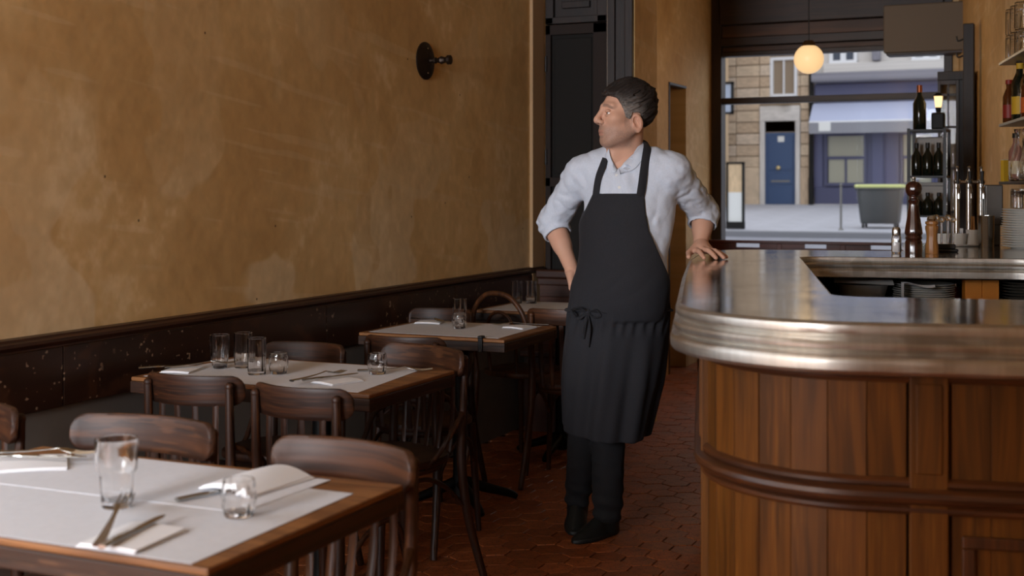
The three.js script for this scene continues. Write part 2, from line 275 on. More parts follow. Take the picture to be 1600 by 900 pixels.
M.railWood = mat({ map: woodTex(rgb8(46, 28, 18), rgb8(68, 42, 27), rgb8(92, 58, 38), 741), roughness: 0.4 });
// ---------------------------------------------------------------- the room
const LEFT = -2.95, CEIL = 3.25, FRONT = -10.17, REAR = 3.5, RQ = 1.25, PART = -6.97;
function wallUV(g, axis, off = 0) { g = clean(g); const p = g.attributes.position, uv = g.attributes.uv; for (let i = 0; i < p.count; i++) uv.setXY(i, (axis === 'z' ? -p.getZ(i) : p.getX(i)) + off, p.getY(i)); return g; }
// left wall with an opening (beside the first table, out of the frame) for the side window
struct('wall_left', wallUV(join([
  span(LEFT - 0.25, LEFT, 0, CEIL, PART - 0.3, -2.15), span(LEFT - 0.25, LEFT, 0, CEIL, 0.45, REAR),
  span(LEFT - 0.25, LEFT, 0, 0.85, -2.15, 0.45), span(LEFT - 0.25, LEFT, 2.65, CEIL, -2.15, 0.45)]), 'z', 0.4), M.plaster);
// plate rail, board panelling and the grey dado below it
struct('trim_1', [mould([[LEFT, PART], [LEFT, -2.2]], [[0.0, 0.862], [0.012, 0.862], [0.02, 0.868], [0.02, 0.878], [0.034, 0.884], [0.046, 0.892], [0.046, 0.902], [0.03, 0.908], [0.03, 0.914], [0, 0.917]].map(([o, y]) => [o * 0.8, y - 0.012]))], M.railWood, undefined, { grain: 'z' });
for (const [a, b, k] of [[-2.2, -3.08, 0], [-3.083, -4.6, 1], [-4.603, -5.8, 2], [-5.803, -6.79, 3]]) obj('board', wallUV(span(LEFT + 0.002, LEFT + 0.022, 0.672 + 0.002 * (k % 2), 0.86, b, a, 0.003), 'z', k * 0.7), M.wainscot, scene.getObjectByName('wall_left'));
struct('wall_left_dado', wallUV(span(LEFT + 0.001, LEFT + 0.008, 0, 0.672, PART, -2.2), 'z'), M.greyWall);
// side and rear windows (they light the room; both outside the frame)
function casement(name, w, h, [x, y, z], turn) {
  const g = new THREE.Group(); g.name = name; g.userData.kind = 'structure'; g.position.set(x, y, z); g.rotation.y = turn; scene.add(g);
  obj('window_frame', [span(-w / 2, w / 2, 0, 0.06, -0.03, 0.03), span(-w / 2, w / 2, h - 0.06, h, -0.03, 0.03), span(-w / 2, -w / 2 + 0.06, 0, h, -0.03, 0.03), span(w / 2 - 0.06, w / 2, 0, h, -0.03, 0.03), span(-0.03, 0.03, 0.06, h - 0.06, -0.025, 0.025)], M.frameWood, g, { grain: 'y' });
  for (const s of [-1, 1]) obj('pane', [box(w / 2 - 0.09, h - 0.12, 0.004, s * (w / 4 - 0.015), h / 2, 0)], M.pane, g);
}
casement('window_2', 2.6, 1.8, [LEFT - 0.16, 0.85, -0.85], Math.PI / 2);
casement('window_3', 1.8, 2.0, [-2.0, 0.85, REAR + 0.16], 0);
// rear and right walls, ceiling
struct('wall_rear', wallUV(join([span(LEFT - 0.25, -2.9, 0, CEIL, REAR, REAR + 0.25), span(-1.1, 3.2, 0, CEIL, REAR, REAR + 0.25), span(-2.9, -1.1, 0, 0.85, REAR, REAR + 0.25), span(-2.9, -1.1, 2.85, CEIL, REAR, REAR + 0.25)]), 'x'), M.plasterFar);
// added unseen wall behind the camera: blocks rear window light from the bar front
struct('wall_added_blocker', wallUV(span(-1.4, 2.6, 0, CEIL, 0.45, 0.6), 'x'), M.plasterFar);
{ // right wall, parallel to the bar
  const g = wallUV(span(RQ, RQ + 0.25, 0, CEIL, -10.4, 4.2), 'z'); const m = struct('wall_right', g, M.plaster); m.rotation.y = BAR;
}
struct('ceiling', [span(-3.3, 3.4, CEIL, CEIL + 0.2, FRONT - 0.3, REAR + 0.25)], M.ceiling);
// far left wall between the partition and the shopfront, with a narrow doorway
const FARL = -2.80;
struct('wall_far_left', wallUV(join([span(FARL - 0.3, FARL, 0, CEIL, -9.02, PART - 0.3), span(FARL - 0.3, FARL, 0, CEIL, FRONT, -9.46), span(FARL - 0.3, FARL, 2.14, CEIL, -9.46, -9.02)]), 'z'), M.plasterFar);
struct('door_2', [span(FARL - 0.29, FARL - 0.2, 0, 2.14, -9.46, -9.02)], M.benchWood, undefined, { grain: 'y' });
struct('trim_4', [span(FARL - 0.06, FARL + 0.006, 0, 2.14, -9.03, -9.012), span(FARL - 0.06, FARL + 0.006, 2.125, 2.142, -9.46, -9.012)], M.frameWood, undefined, { grain: 'y' });
// partition that closes the ochre wall: plaster corner strip, dark panelled door leaf, dark post, plaster end
struct('trim_2', wallUV(span(LEFT, LEFT + 0.022, 0.0, CEIL, PART, PART + 0.17, 0.004), 'z'), M.plasterPale);
struct('wall_partition', wallUV(join([span(LEFT, -2.93, 0, CEIL, PART - 0.21, PART), span(-2.93, -2.45, 2.72, CEIL, PART - 0.21, PART)]), 'x'), M.plaster);
struct('wall_partition_end', wallUV(span(-2.45, -2.3, 0, CEIL, PART - 0.21, PART + 0.195), 'z', 0.4), M.plaster);
{
  const d = new THREE.Group(); d.name = 'door_1'; d.userData.kind = 'structure'; d.position.set(-2.93, 0, PART - 0.02); scene.add(d);
  const W = 0.385;
  obj('door_frame', [span(0, 0.034, 0, 2.325, -0.05, 0, 0.004), span(W - 0.085, W, 0, 2.325, -0.05, 0, 0.004), span(0, W, 2.265, 2.325, -0.05, 0, 0.004), span(0, W, 1.37, 1.425, -0.05, 0, 0.004), span(0, W, 0, 0.14, -0.05, 0, 0.004), span(0, W, 0.72, 0.76, -0.05, 0, 0.004)], M.doorPaint, d, { grain: 'y' });
  for (const [a, b] of [[0.14, 0.72], [0.76, 1.37], [1.425, 2.265]]) {
    const p = obj('door_panel', [span(0.03, W - 0.08, a - 0.01, b + 0.01, -0.045, -0.028), span(0.05, W - 0.1, a + 0.02, b - 0.02, -0.03, -0.021, 0.004)], M.doorPanel, d);
  }
  obj('edge_strip', [span(W + 0.003, W + 0.011, 0, 2.6, -0.03, 0.006, 0.002)], M.steel, d);
  obj('hinge', [cyl(0.007, 0.007, 0.09, 0.006, 2.05, 0.004), cyl(0.007, 0.007, 0.09, 0.006, 1.5, 0.004), cyl(0.007, 0.007, 0.09, 0.006, 0.4, 0.004)], M.black, d);
  const t = obj('transom', [span(0, W, 2.36, 2.72, -0.06, -0.035)], M.darkWood, d, { grain: 'y' });
  obj('transom_frame', [span(0, 0.05, 2.33, 2.72, -0.04, 0, 0.004), span(W - 0.06, W, 2.33, 2.72, -0.04, 0, 0.004), span(0, W, 2.33, 2.37, -0.04, 0, 0.004), span(0.1, W - 0.11, 2.42, 2.46, -0.036, -0.01, 0.004)], M.darkWood, d, { grain: 'y' });
}
struct('trim_3', [span(-2.545, -2.45, 0, 2.72, PART - 0.1, PART - 0.02, 0.005), span(-2.452, -2.408, 0, CEIL, PART + 0.19, PART + 0.225, 0.006), span(-2.352, -2.304, 0, CEIL, PART + 0.19, PART + 0.225, 0.006), span(-2.41, -2.35, 0, CEIL, PART + 0.19, PART + 0.205)], M.darkWood, undefined, { grain: 'y' });
struct('wall_partition_back', [span(-2.93, -2.45, 0, 2.72, PART - 0.21, PART - 0.15)], M.plaster);
// ---- shopfront: timber frame, glazing in two rows, header boards
const WL = -2.709, WR = -0.993, TR = 2.08, TOP = 2.43;
struct('wall_front', wallUV(join([span(-3.1, 3.4, 2.98, CEIL, FRONT - 0.3, FRONT), span(-0.93, 3.4, 0, 2.98, FRONT - 0.3, FRONT), span(-3.1, -2.79, 0, 2.98, FRONT - 0.3, FRONT), span(-2.79, -0.93, 0, 0.5, FRONT - 0.3, FRONT)]), 'x'), M.plasterFar);
{
  const w = new THREE.Group(); w.name = 'window_1'; w.userData.kind = 'structure'; w.position.set(0, 0, FRONT); scene.add(w);
  obj('window_frame', [span(-2.79, WL, 0.5, 2.98, -0.12, 0.02, 0.006), span(WR, -0.93, 0.5, 2.98, -0.12, 0.02, 0.006), span(WL, WR, 0.5, 0.6, -0.12, 0.03, 0.006), span(WL, WR, TOP, TOP + 0.035, -0.1, 0.01, 0.004)], M.frameWood, w, { grain: 'y' });
  obj('transom_bar', [span(WL, WR, TR - 0.035, TR + 0.015, -0.08, 0.015, 0.006)], M.frameWood, w, { grain: 'x' });
  obj('pane', [span(WL, WR, 0.6, TR - 0.035, -0.054, -0.05)], M.pane, w);
  obj('pane', [span(WL, WR, TR + 0.015, TOP, -0.054, -0.05)], M.pane, w);
  for (const [a, b, d, m] of [[TOP + 0.035, 2.51, -0.02, M.headerWood], [2.51, 2.58, 0.03, M.frameWood], [2.58, 2.68, 0.0, M.headerWood], [2.68, 2.98, 0.06, M.frameWood]]) obj('header_board', [span(WL, WR, a + 0.002, b - 0.002, -0.1, d, 0.004)], m, w, { grain: 'x' });
}
// pale shutter casing at the top right of the shopfront, darkened to paint shade
{
  const c = thing('shutter_box', 'pale boxed shutter casing with shade painted into its colour, under the ceiling above the right of the window', 'shutter box', [-1.115, 2.36, FRONT + 0.12]);
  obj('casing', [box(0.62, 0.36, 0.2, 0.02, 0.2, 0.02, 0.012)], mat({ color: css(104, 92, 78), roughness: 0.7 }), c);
  obj('bottom_rail', [box(0.58, 0.02, 0.17, 0.02, 0.012, 0.02, 0.004)], M.frameWood, c, { grain: 'x' });
}
// floor: hexagonal terracotta tiles on a dark bed
struct('floor', [span(-3.2, 3.4, -0.2, -0.012, FRONT - 0.2, REAR + 0.2)], M.grout);
{
  const R = 0.069, hexShape = new THREE.Shape(); for (let k = 0; k < 6; k++) { const a = k * Math.PI / 3 + Math.PI / 6, r = R - 0.0022; k ? hexShape.lineTo(Math.cos(a) * r, Math.sin(a) * r) : hexShape.moveTo(Math.cos(a) * r, Math.sin(a) * r); }
  const variants = [0, 1, 2, 3].map((k) => { const g = new THREE.ExtrudeGeometry(hexShape, { depth: 0.01, bevelEnabled: true, bevelThickness: 0.0018, bevelSize: 0.0018, bevelOffset: -0.0018, bevelSegments: 1 }); g.rotateX(-Math.PI / 2); g.translate(0, -0.0135, 0); const h = clean(g), p = h.attributes.position, uv = h.attributes.uv; for (let i = 0; i < p.count; i++) uv.setXY(i, p.getX(i) * 7 + k * 0.37, p.getZ(i) * 7 + k * 0.21); return h; });
  const r = rng(71), fl = scene.getObjectByName('floor'), near = [], rest = [[], [], [], []], ca = Math.cos(Math.atan(0.45)), sa = Math.sin(Math.atan(0.45));
  const dx = R * Math.sqrt(3), dz = R * 1.5;
  for (let j = -100; j < 45; j++) for (let i = -26; i < 30; i++) {
    const x = (i + (j & 1) / 2) * dx, z = j * dz; if (x < LEFT || x > 2.6 || z > REAR - 0.1 || z < FRONT + 0.05) continue;
    const X = ca * x - sa * z, Z = -(sa * x + ca * z) , px = Z > 0.3 ? 800 + 2000 * X / Z : -1, py = Z > 0.3 ? 297 + 2700 * 1 / Z : 0;   // how large and whether the photograph shows it
    const q = x * bc - z * bs; // across the bar
    const dy = (r() - 0.5) * 0.003, tilt = (r() - 0.5) * 0.012, tilt2 = (r() - 0.5) * 0.012, v = Math.floor(r() * 4), m = new THREE.Matrix4().makeRotationFromEuler(new THREE.Euler(tilt, 0, tilt2)).setPosition(x, dy, z);
    if (px > 610 && px < 1105 && py < 925 && py > 560 && q < 0.05) near.push([py, m, v]); else rest[v].push(m);
  }
  near.sort((a, b) => b[0] - a[0]);
  near.forEach(([, m, v], n) => { if (n < 300) { const t = obj('tile', variants[v], M.tile[v], fl); t.applyMatrix4(m); } else rest[v].push(m); });
  rest.forEach((list, v) => { const im = new THREE.InstancedMesh(variants[v], M.tile[v], list.length); list.forEach((m, n) => im.setMatrixAt(n, m)); im.name = 'tile_field'; im.userData.kind = 'stuff'; im.castShadow = im.receiveShadow = true; fl.add(im); });
}
// wooden bench end with stacked mouldings against the partition
{
  const b = thing('wall_bench', 'low brown wooden bench back with stacked horizontal mouldings below the dark door', 'bench', [-2.62, 0, PART + 0.13]);
  obj('back_panel', [span(-0.28, 0.15, 0.1, 0.8, -0.03, 0.0)], M.benchWood, b, { grain: 'x' });
  obj('top_rail', [span(-0.3, 0.15, 0.84, 0.89, -0.045, 0.03, 0.012), span(-0.29, 0.15, 0.8, 0.842, -0.04, 0.018, 0.008)], M.benchWood, b, { grain: 'x' });
  obj('moulding', [span(-0.28, 0.15, 0.70, 0.735, -0.01, 0.012, 0.006), span(-0.28, 0.15, 0.62, 0.645, -0.01, 0.012, 0.006)], M.benchWood, b, { grain: 'x' });
  obj('seat', [span(-0.28, 0.15, 0.42, 0.46, -0.01, 0.3, 0.01)], M.benchWood, b, { grain: 'x' });
  obj('base', [span(-0.27, 0.15, 0, 0.42, -0.02, 0.25)], M.benchWood, b, { grain: 'y' });
}
// wall lamp: round back plate and short turned arm
{
  const s = thing('wall_sconce', 'small dark bronze wall lamp fitting with round plate on the ochre wall', 'wall lamp', [LEFT, 1.98, -5.52], Math.PI / 2);
  obj('back_plate', [at(lathe([[0, 0.03], [0.02, 0.03], [0.03, 0.024], [0.055, 0.02], [0.075, 0.014], [0.085, 0.008], [0.092, 0.006], [0.092, 0]], 36), 0, 0, 0, Math.PI / 2)], M.bronze, s);
  obj('arm', [at(lathe([[0.012, 0.02], [0.011, 0.05], [0.016, 0.055], [0.016, 0.062], [0.01, 0.066], [0.013, 0.075], [0.02, 0.09], [0.014, 0.11], [0.016, 0.118], [0.023, 0.126], [0.023, 0.14], [0.0, 0.14]], 24), 0, 0, 0, Math.PI / 2)], M.bronze, s);
  for (const y of [0.06, -0.06]) obj('screw', [ball(0.006, 0, y, 0.018, 8)], M.brass, s);
}
// ---------------------------------------------------------------- chairs
// chair faces +z; rail centre stands 0.21 m behind its origin
function bentRail(w, h, t, sag, y, z, lean = -0.12, n = 20, m = 16) {
  const pos = [], idx = [], R = (w * w / 4 + sag * sag) / (2 * sag), A = Math.asin(w / 2 / R), cr = Math.min(0.04, h * 0.45);
  for (let i = 0; i <= n; i++) {
    const s = -Math.cos((i / n) * Math.PI), a = s * A, d = (1 - Math.abs(s)) * (w / 2), hh = h / 2 - (d < cr ? cr - Math.sqrt(Math.max(0, cr * cr - (cr - d) ** 2)) : 0), tt = t / 2 * (d < 0.006 ? Math.sqrt(Math.max(0.02, 1 - (1 - d / 0.006) ** 2)) : 1);
    const cx = R * Math.sin(a), cz = R * (1 - Math.cos(a)), nx = -Math.sin(a), nz = Math.cos(a);
    for (let j = 0; j < m; j++) { const b = (j / m) * Math.PI * 2, se = (v) => Math.sign(v) * Math.pow(Math.abs(v), 0.36), yy = se(Math.sin(b)) * hh, o = se(Math.cos(b)) * tt; pos.push(cx + nx * o, y + yy, z + cz + nz * o + lean * yy); }
  }
  for (let i = 0; i < n; i++) for (let j = 0; j < m; j++) { const a = i * m + j, b = i * m + ((j + 1) % m); idx.push(a, b, a + m, b, b + m, a + m); }
  for (const e of [0, n]) { const k = pos.length / 3, o = e * m; let x = 0, yy = 0, zz = 0; for (let j = 0; j < m; j++) { x += pos[(o + j) * 3]; yy += pos[(o + j) * 3 + 1]; zz += pos[(o + j) * 3 + 2]; } pos.push(x / m, yy / m, zz / m); for (let j = 0; j < m; j++) e ? idx.push(o + j, o + ((j + 1) % m), k) : idx.push(o + ((j + 1) % m), o + j, k); }
  const g = new THREE.BufferGeometry(); g.setAttribute('position', new THREE.Float32BufferAttribute(pos, 3)); g.setIndex(idx); g.computeVertexNormals(); return toCreasedNormals(g, 0.9);
}
function seatShape(r = 0.2, y = 0.44, t = 0.026) {
  const s = new THREE.Shape(), N = 40; for (let i = 0; i <= N; i++) { const a = (i / N) * Math.PI * 2, c = Math.cos(a), n = Math.sin(a), e = (v) => Math.sign(v) * Math.pow(Math.abs(v), 0.72), w = 1 + 0.07 * n; const x = e(c) * r * w, z = e(n) * r; i ? s.lineTo(x, -z) : s.moveTo(x, -z); }
  const g = new THREE.ExtrudeGeometry(s, { depth: t - 0.012, bevelEnabled: true, bevelThickness: 0.006, bevelSize: 0.006, bevelOffset: -0.006, bevelSegments: 2 }); g.rotateX(-Math.PI / 2); return toCreasedNormals(g.translate(0, y + 0.006, 0), 0.7);
}
function makeChair(w, H, m, label, { slats = 5, railH = 0.088, sag = 0.06, seatR = 0.195 } = {}) {
  const c = thing('bistro_chair', label, 'chair', [0, 0, 0], 0, 'dark bentwood bistro chairs'), pw = w * 0.42, rz = -0.21;
  obj('top_rail', [bentRail(w, railH, 0.019, sag, H - railH / 2, rz)], m, c, { grain: 'x' });
  for (const s of [-1, 1]) obj('rear_leg', [sweep([[s * (pw + 0.03), 0, rz - 0.06], [s * (pw + 0.012), 0.25, rz + 0.01], [s * pw, 0.45, rz + 0.03], [s * pw, 0.62, rz + 0.022], [s * pw, H - 0.028, rz - 0.012 + sag * 0.45]], [0.013, 0.016, 0.0165, 0.014, 0.012], { n: 10, steps: 22 }), ball(0.0135, s * pw, H - 0.03, rz - 0.012 + sag * 0.45, 10)], m, c, { grain: 'y' });
  for (let i = 0; i < slats; i++) { const x = ((i + 0.5) / slats - 0.5) * pw * 1.75, zz = rz + sag * 0.6 * (x / pw) ** 2; obj('back_slat', [sweep([[x * 0.94, 0.455, rz + 0.035], [x, 0.6, rz + 0.012 + (zz - rz) * 0.5], [x, H - railH + 0.01, zz + 0.004]], [0.011], { n: 8, steps: 8, flat: 0.42, up: [0, 0, 1] })], m, c, { grain: 'y' }); }
  obj('seat', [seatShape(seatR)], m, c, { grain: 'z' });
  obj('seat_frame', [at(new THREE.TorusGeometry(seatR - 0.02, 0.014, 8, 36), 0, 0.43, 0, Math.PI / 2)], m, c, { grain: 'x' });
  for (const s of [-1, 1]) obj('front_leg', [sweep([[s * 0.145, 0.43, 0.14], [s * 0.155, 0.22, 0.155], [s * 0.165, 0, 0.17]], [0.017, 0.0145, 0.011], { n: 10, steps: 10 })], m, c, { grain: 'y' });
  for (const s of [-1, 1]) obj('hip_brace', [sweep([[s * (pw + 0.004), 0.6, rz + 0.03], [s * (pw + 0.03), 0.56, rz + 0.09], [s * (seatR - 0.005), 0.47, -0.05], [s * (seatR - 0.01), 0.44, 0]], [0.009], { n: 8, steps: 14 })], m, c, { grain: 'y' });
  obj('stretcher', [sweep([[-0.152, 0.27, 0.15], [-0.12, 0.36, 0.15], [0, 0.41, 0.14], [0.12, 0.36, 0.15], [0.152, 0.27, 0.15]], [0.008], { n: 8, steps: 18 }), ...[-1, 1].map((s) => sweep([[s * 0.152, 0.27, 0.15], [s * 0.165, 0.37, 0.08], [s * 0.17, 0.4, 0], [s * 0.165, 0.37, -0.1], [s * (pw + 0.012), 0.27, rz + 0.01]], [0.008], { n: 8, steps: 18 }))], m, c, { grain: 'x' });
  return c;
}
// rail centre (u, v), facing turn: 0 looks at the camera side, PI looks down the room
function seatAt(c, u, v, turn) { const r = 0.21; c.position.set(u + Math.sin(turn) * r, 0, -v + Math.cos(turn) * r); c.rotation.y = turn; return c; }
const chairWide = makeChair(0.39, 0.808, M.chairB, 'nearest warm brown bistro chair, tucked behind the corner of the first table');
seatAt(chairWide, -1.45, 2.40, -0.14);
const chairDark = makeChair(0.42, 0.81, M.chair, 'dark bistro chair with scuffed rounded back, behind the tall tumbler of the first table');
seatAt(chairDark, -2.04, 2.45, 0.02);
seatAt(dup(chairDark, [0, 0, 0], 0, 'dark bistro chair cut off by the left picture edge, beside the grey dado'), -2.6, 2.44, -0.1);
const chairSmall = makeChair(0.335, 0.802, M.chair, 'dark bistro chair seen from behind at the wall end of the second table', { slats: 4, railH: 0.092, sag: 0.065, seatR: 0.175 });
seatAt(chairSmall, -2.44, 3.06, Math.PI + 0.08);
seatAt(dup(chairSmall, [0, 0, 0], 0, 'dark bistro chair seen from behind at the aisle end of the second table'), -2.025, 3.0, Math.PI - 0.06);
seatAt(dup(chairSmall, [0, 0, 0], 0, 'dark bistro chair facing us behind the short glasses of the second table'), -2.56, 3.92, 0.04);
seatAt(dup(chairDark, [0, 0, 0], 0, 'dark bistro chair with shiny grey back, behind the aisle corner of the second table'), -2.08, 3.95, -0.35);
seatAt(dup(chairSmall, [0, 0, 0], 0, 'brown bistro chair seen from behind, drawn up to the third table'), -2.35, 4.19, Math.PI + 0.05);
seatAt(dup(chairSmall, [0, 0, 0], 0, 'dark bistro chair facing us behind the third table, nearly hidden by its paper'), -2.72, 5.3, 0.0);
const chairTall = makeChair(0.34, 0.812, M.chairB, 'brown slatted bistro chair just beside the man, turned to the last table', { slats: 5, railH: 0.075, sag: 0.05, seatR: 0.18 });
seatAt(chairTall, -2.17, 5.36, Math.PI + 0.12);
{ // bentwood hoop chair
  const c = thing('hoop_chair', 'bentwood chair with an arched hoop back in front of the last table', 'chair', [0, 0, 0], 0, 'dark bentwood bistro chairs'), m = M.chairB;
  obj('hoop_back', [sweep([[-0.17, 0.45, -0.17], [-0.175, 0.62, -0.19], [-0.15, 0.76, -0.215], [-0.08, 0.835, -0.225], [0, 0.852, -0.228], [0.08, 0.835, -0.225], [0.15, 0.76, -0.215], [0.175, 0.62, -0.19], [0.17, 0.45, -0.17]], [0.013], { n: 10, steps: 40 })], m, c, { grain: 'y' });
  obj('inner_hoop', [sweep([[-0.08, 0.455, -0.17], [-0.085, 0.62, -0.19], [-0.06, 0.73, -0.205], [0, 0.76, -0.21], [0.06, 0.73, -0.205], [0.085, 0.62, -0.19], [0.08, 0.455, -0.17]], [0.009], { n: 8, steps: 30 })], m, c, { grain: 'y' });
  obj('seat', [seatShape(0.19)], m, c, { grain: 'z' });
  for (const s of [-1, 1]) { obj('rear_leg', [sweep([[s * 0.17, 0.45, -0.17], [s * 0.175, 0.22, -0.19], [s * 0.19, 0, -0.24]], [0.016, 0.015, 0.011], { steps: 10 })], m, c, { grain: 'y' }); obj('front_leg', [sweep([[s * 0.14, 0.43, 0.14], [s * 0.16, 0, 0.17]], [0.016, 0.011], { steps: 8 })], m, c, { grain: 'y' }); }
  seatAt(c, -2.6, 5.62, Math.PI - 0.25);
}
// ---------------------------------------------------------------- tables
function makeTable(label, u0, u1, v0, v1, cross = [[1, 1], [1, -1], [-1, 1], [-1, -1]], ox = 0) {
  const w = u1 - u0, d = v1 - v0, t = thing('bistro_table', label, 'table', [(u0 + u1) / 2, 0, -(v0 + v1) / 2], 0, 'paper-covered bistro tables');
  obj('tabletop', [box(w - 0.004, 0.014, d - 0.004, 0, 0.743, 0, 0.004)], M.table, t, { grain: 'x' });
  obj('edge_band', [span(-w / 2, w / 2, 0.698, 0.7365, d / 2 - 0.03, d / 2, 0.003), span(-w / 2, w / 2, 0.698, 0.7365, -d / 2, -d / 2 + 0.03, 0.003), span(-w / 2, -w / 2 + 0.03, 0.698, 0.7365, -d / 2 + 0.03, d / 2 - 0.03, 0.003), span(w / 2 - 0.03, w / 2, 0.698, 0.7365, -d / 2 + 0.03, d / 2 - 0.03, 0.003)], M.apron, t, { grain: 'x' });
  obj('underside', [span(-w / 2 + 0.028, w / 2 - 0.028, 0.715, 0.737, -d / 2 + 0.028, d / 2 - 0.028)], M.apron, t, { grain: 'x' });
  obj('column', [lathe([[0, 0.03], [0.036, 0.03], [0.035, 0.09], [0.029, 0.13], [0.03, 0.6], [0.04, 0.66], [0.05, 0.69], [0.1, 0.7], [0.1, 0.716], [0, 0.716]], 18).translate(ox, 0, 0)], M.iron, t);
  const L = Math.min(w, d) * 0.34;
  for (const [a, b] of cross) obj('foot', [sweep([[a * 0.02, 0.09, b * 0.02], [a * L * 0.45, 0.06, b * L * 0.42], [a * L * 0.92, 0.022, b * L * 0.85], [a * L, 0.01, b * L * 0.92]], [0.026, 0.022, 0.016, 0.012], { n: 8, steps: 10 }).translate(ox, 0, 0)], M.iron, t);
  return t;
}
makeTable('first wooden table with white paper, nearest the camera', -2.24, -1.27, 1.65, 2.29, [[1.2, 0], [-1.2, 0], [0, 1.2], [0, -1.2]]);
makeTable('second wooden table with worn orange edges, against the ochre wall', -2.81, -1.92, 3.25, 3.81, [[0.94, 0.34], [-0.34, 0.94], [-0.94, -0.34], [0.34, -0.94]].map(([a, b]) => [a * 0.72, -b * 0.72]), 0.1);
makeTable('third smaller wooden table beside the man, with one pair of glasses', -2.81, -2.13, 4.66, 5.22);
makeTable('last table by the wooden bench, half hidden by the man', -2.81, -2.1, 5.77, 6.36, [[1.2, 0], [-1.2, 0], [0, 1.2], [0, -1.2]]);
const TT = 0.7505;
function sheet(label, pts, y = TT, mtl = M.paper, name = 'paper_table_cover') {
  const s = new THREE.Shape(); pts.forEach(([u, v], i) => (i ? s.lineTo(u, v) : s.moveTo(u, v)));
  const g = new THREE.ExtrudeGeometry(s, { depth: 0.0008, bevelEnabled: false }); g.rotateX(-Math.PI / 2); const c = clean(g), p = c.attributes.position, uv = c.attributes.uv; for (let i = 0; i < p.count; i++) uv.setXY(i, p.getX(i) * 2, p.getZ(i) * 2);
  const m = obj(name, c, mtl); m.position.y = y; return tag(m, label, 'paper cover', 'white paper table covers');
}
sheet('large white paper cover under the tall tumbler of the first table', [[-2.2, 1.655], [-1.31, 1.66], [-1.322, 2.175], [-2.19, 2.18]]);
sheet('second white paper sheet slipped behind the napkins of the first table', [[-2.09, 1.95], [-1.43, 1.96], [-1.425, 2.255], [-2.085, 2.262]], TT + 0.0009);
sheet('white paper cover on the second table', [[-2.775, 3.275], [-1.97, 3.27], [-2.03, 3.785], [-2.77, 3.78]]);
sheet('white paper cover on the third table', [[-2.775, 4.69], [-2.17, 4.69], [-2.19, 5.19], [-2.77, 5.185]]);
sheet('dim white paper cover on the last table', [[-2.77, 5.8], [-2.13, 5.8], [-2.13, 6.32], [-2.77, 6.32]]);
// ---------------------------------------------------------------- tableware
// folded paper napkin: layered flaps with a soft puffed fold
function napkin(label, u, v, turn, w, d, puff = 0.008, y = TT + 0.0016) {
  const t = thing('folded_napkin', label, 'napkin', [u, y, -v], turn, 'white folded napkins');
  const flap = (h0, h1, dw, dd, skew) => { const n = 10, pos = [], idx = []; for (const top of [0, 1]) for (let i = 0; i <= n; i++) for (let j = 0; j <= n; j++) { const a = i / n, b = j / n, e = Math.min(1, a * 6) , bul = Math.sin(Math.PI * clamp(a * 0.9 + 0.1)) * puff * (0.5 + 0.5 * Math.cos((b - 0.5) * 2)); pos.push((a - 0.5) * w * dw + (b - 0.5) * skew * d, h0 + top * (h1 - h0) + bul * (top ? 1 : 0.75), (b - 0.5) * d * dd); }
    const N = n + 1, K = N * N; for (let i = 0; i < n; i++) for (let j = 0; j < n; j++) { const a = i * N + j; idx.push(a, a + N, a + 1, a + 1, a + N, a + N + 1, K + a, K + a + 1, K + a + N, K + a + 1, K + a + N + 1, K + a + N); }
    for (let i = 0; i < n; i++) for (const [a, b] of [[i * N, (i + 1) * N], [(i + 1) * N + n, i * N + n], [i + 1, i], [n * N + i, n * N + i + 1]]) idx.push(a, K + a, b, b, K + a, K + b);
    const g = new THREE.BufferGeometry(); g.setAttribute('position', new THREE.Float32BufferAttribute(pos, 3)); g.setIndex(idx); g.computeVertexNormals(); return toCreasedNormals(g, 0.8); };
  obj('lower_fold', [flap(0, 0.002, 1, 1, 0)], M.napkin, t); obj('upper_fold', [flap(0.003, 0.0055, 0.97, 0.97, 0.04)], M.napkin, t); return t;
}
const N1 = napkin('folded napkin with cutlery at the far left end of the first table', -2.095, 2.11, 0.72, 0.15, 0.15, 0.003);
napkin('puffy folded napkin behind the short glass of the first table', -1.535, 2.155, -0.1, 0.13, 0.2, 0.02, TT + 0.0025);
napkin('folded napkin under the fork at the front edge of the first table', -1.492, 1.735, 0.06, 0.118, 0.152, 0.003);
napkin('folded napkin at the wall end of the second table', -2.735, 3.42, 0.25, 0.10, 0.14, 0.003);
napkin('folded napkin under the fork on the second table front', -2.13, 3.41, -0.3, 0.10, 0.13, 0.003);
napkin('small folded napkin at the wall side of the third table', -2.7, 5.1, 0.2, 0.12, 0.1, 0.004);
napkin('small folded napkin at the aisle side of the third table', -2.25, 5.08, -0.2, 0.11, 0.11, 0.004);
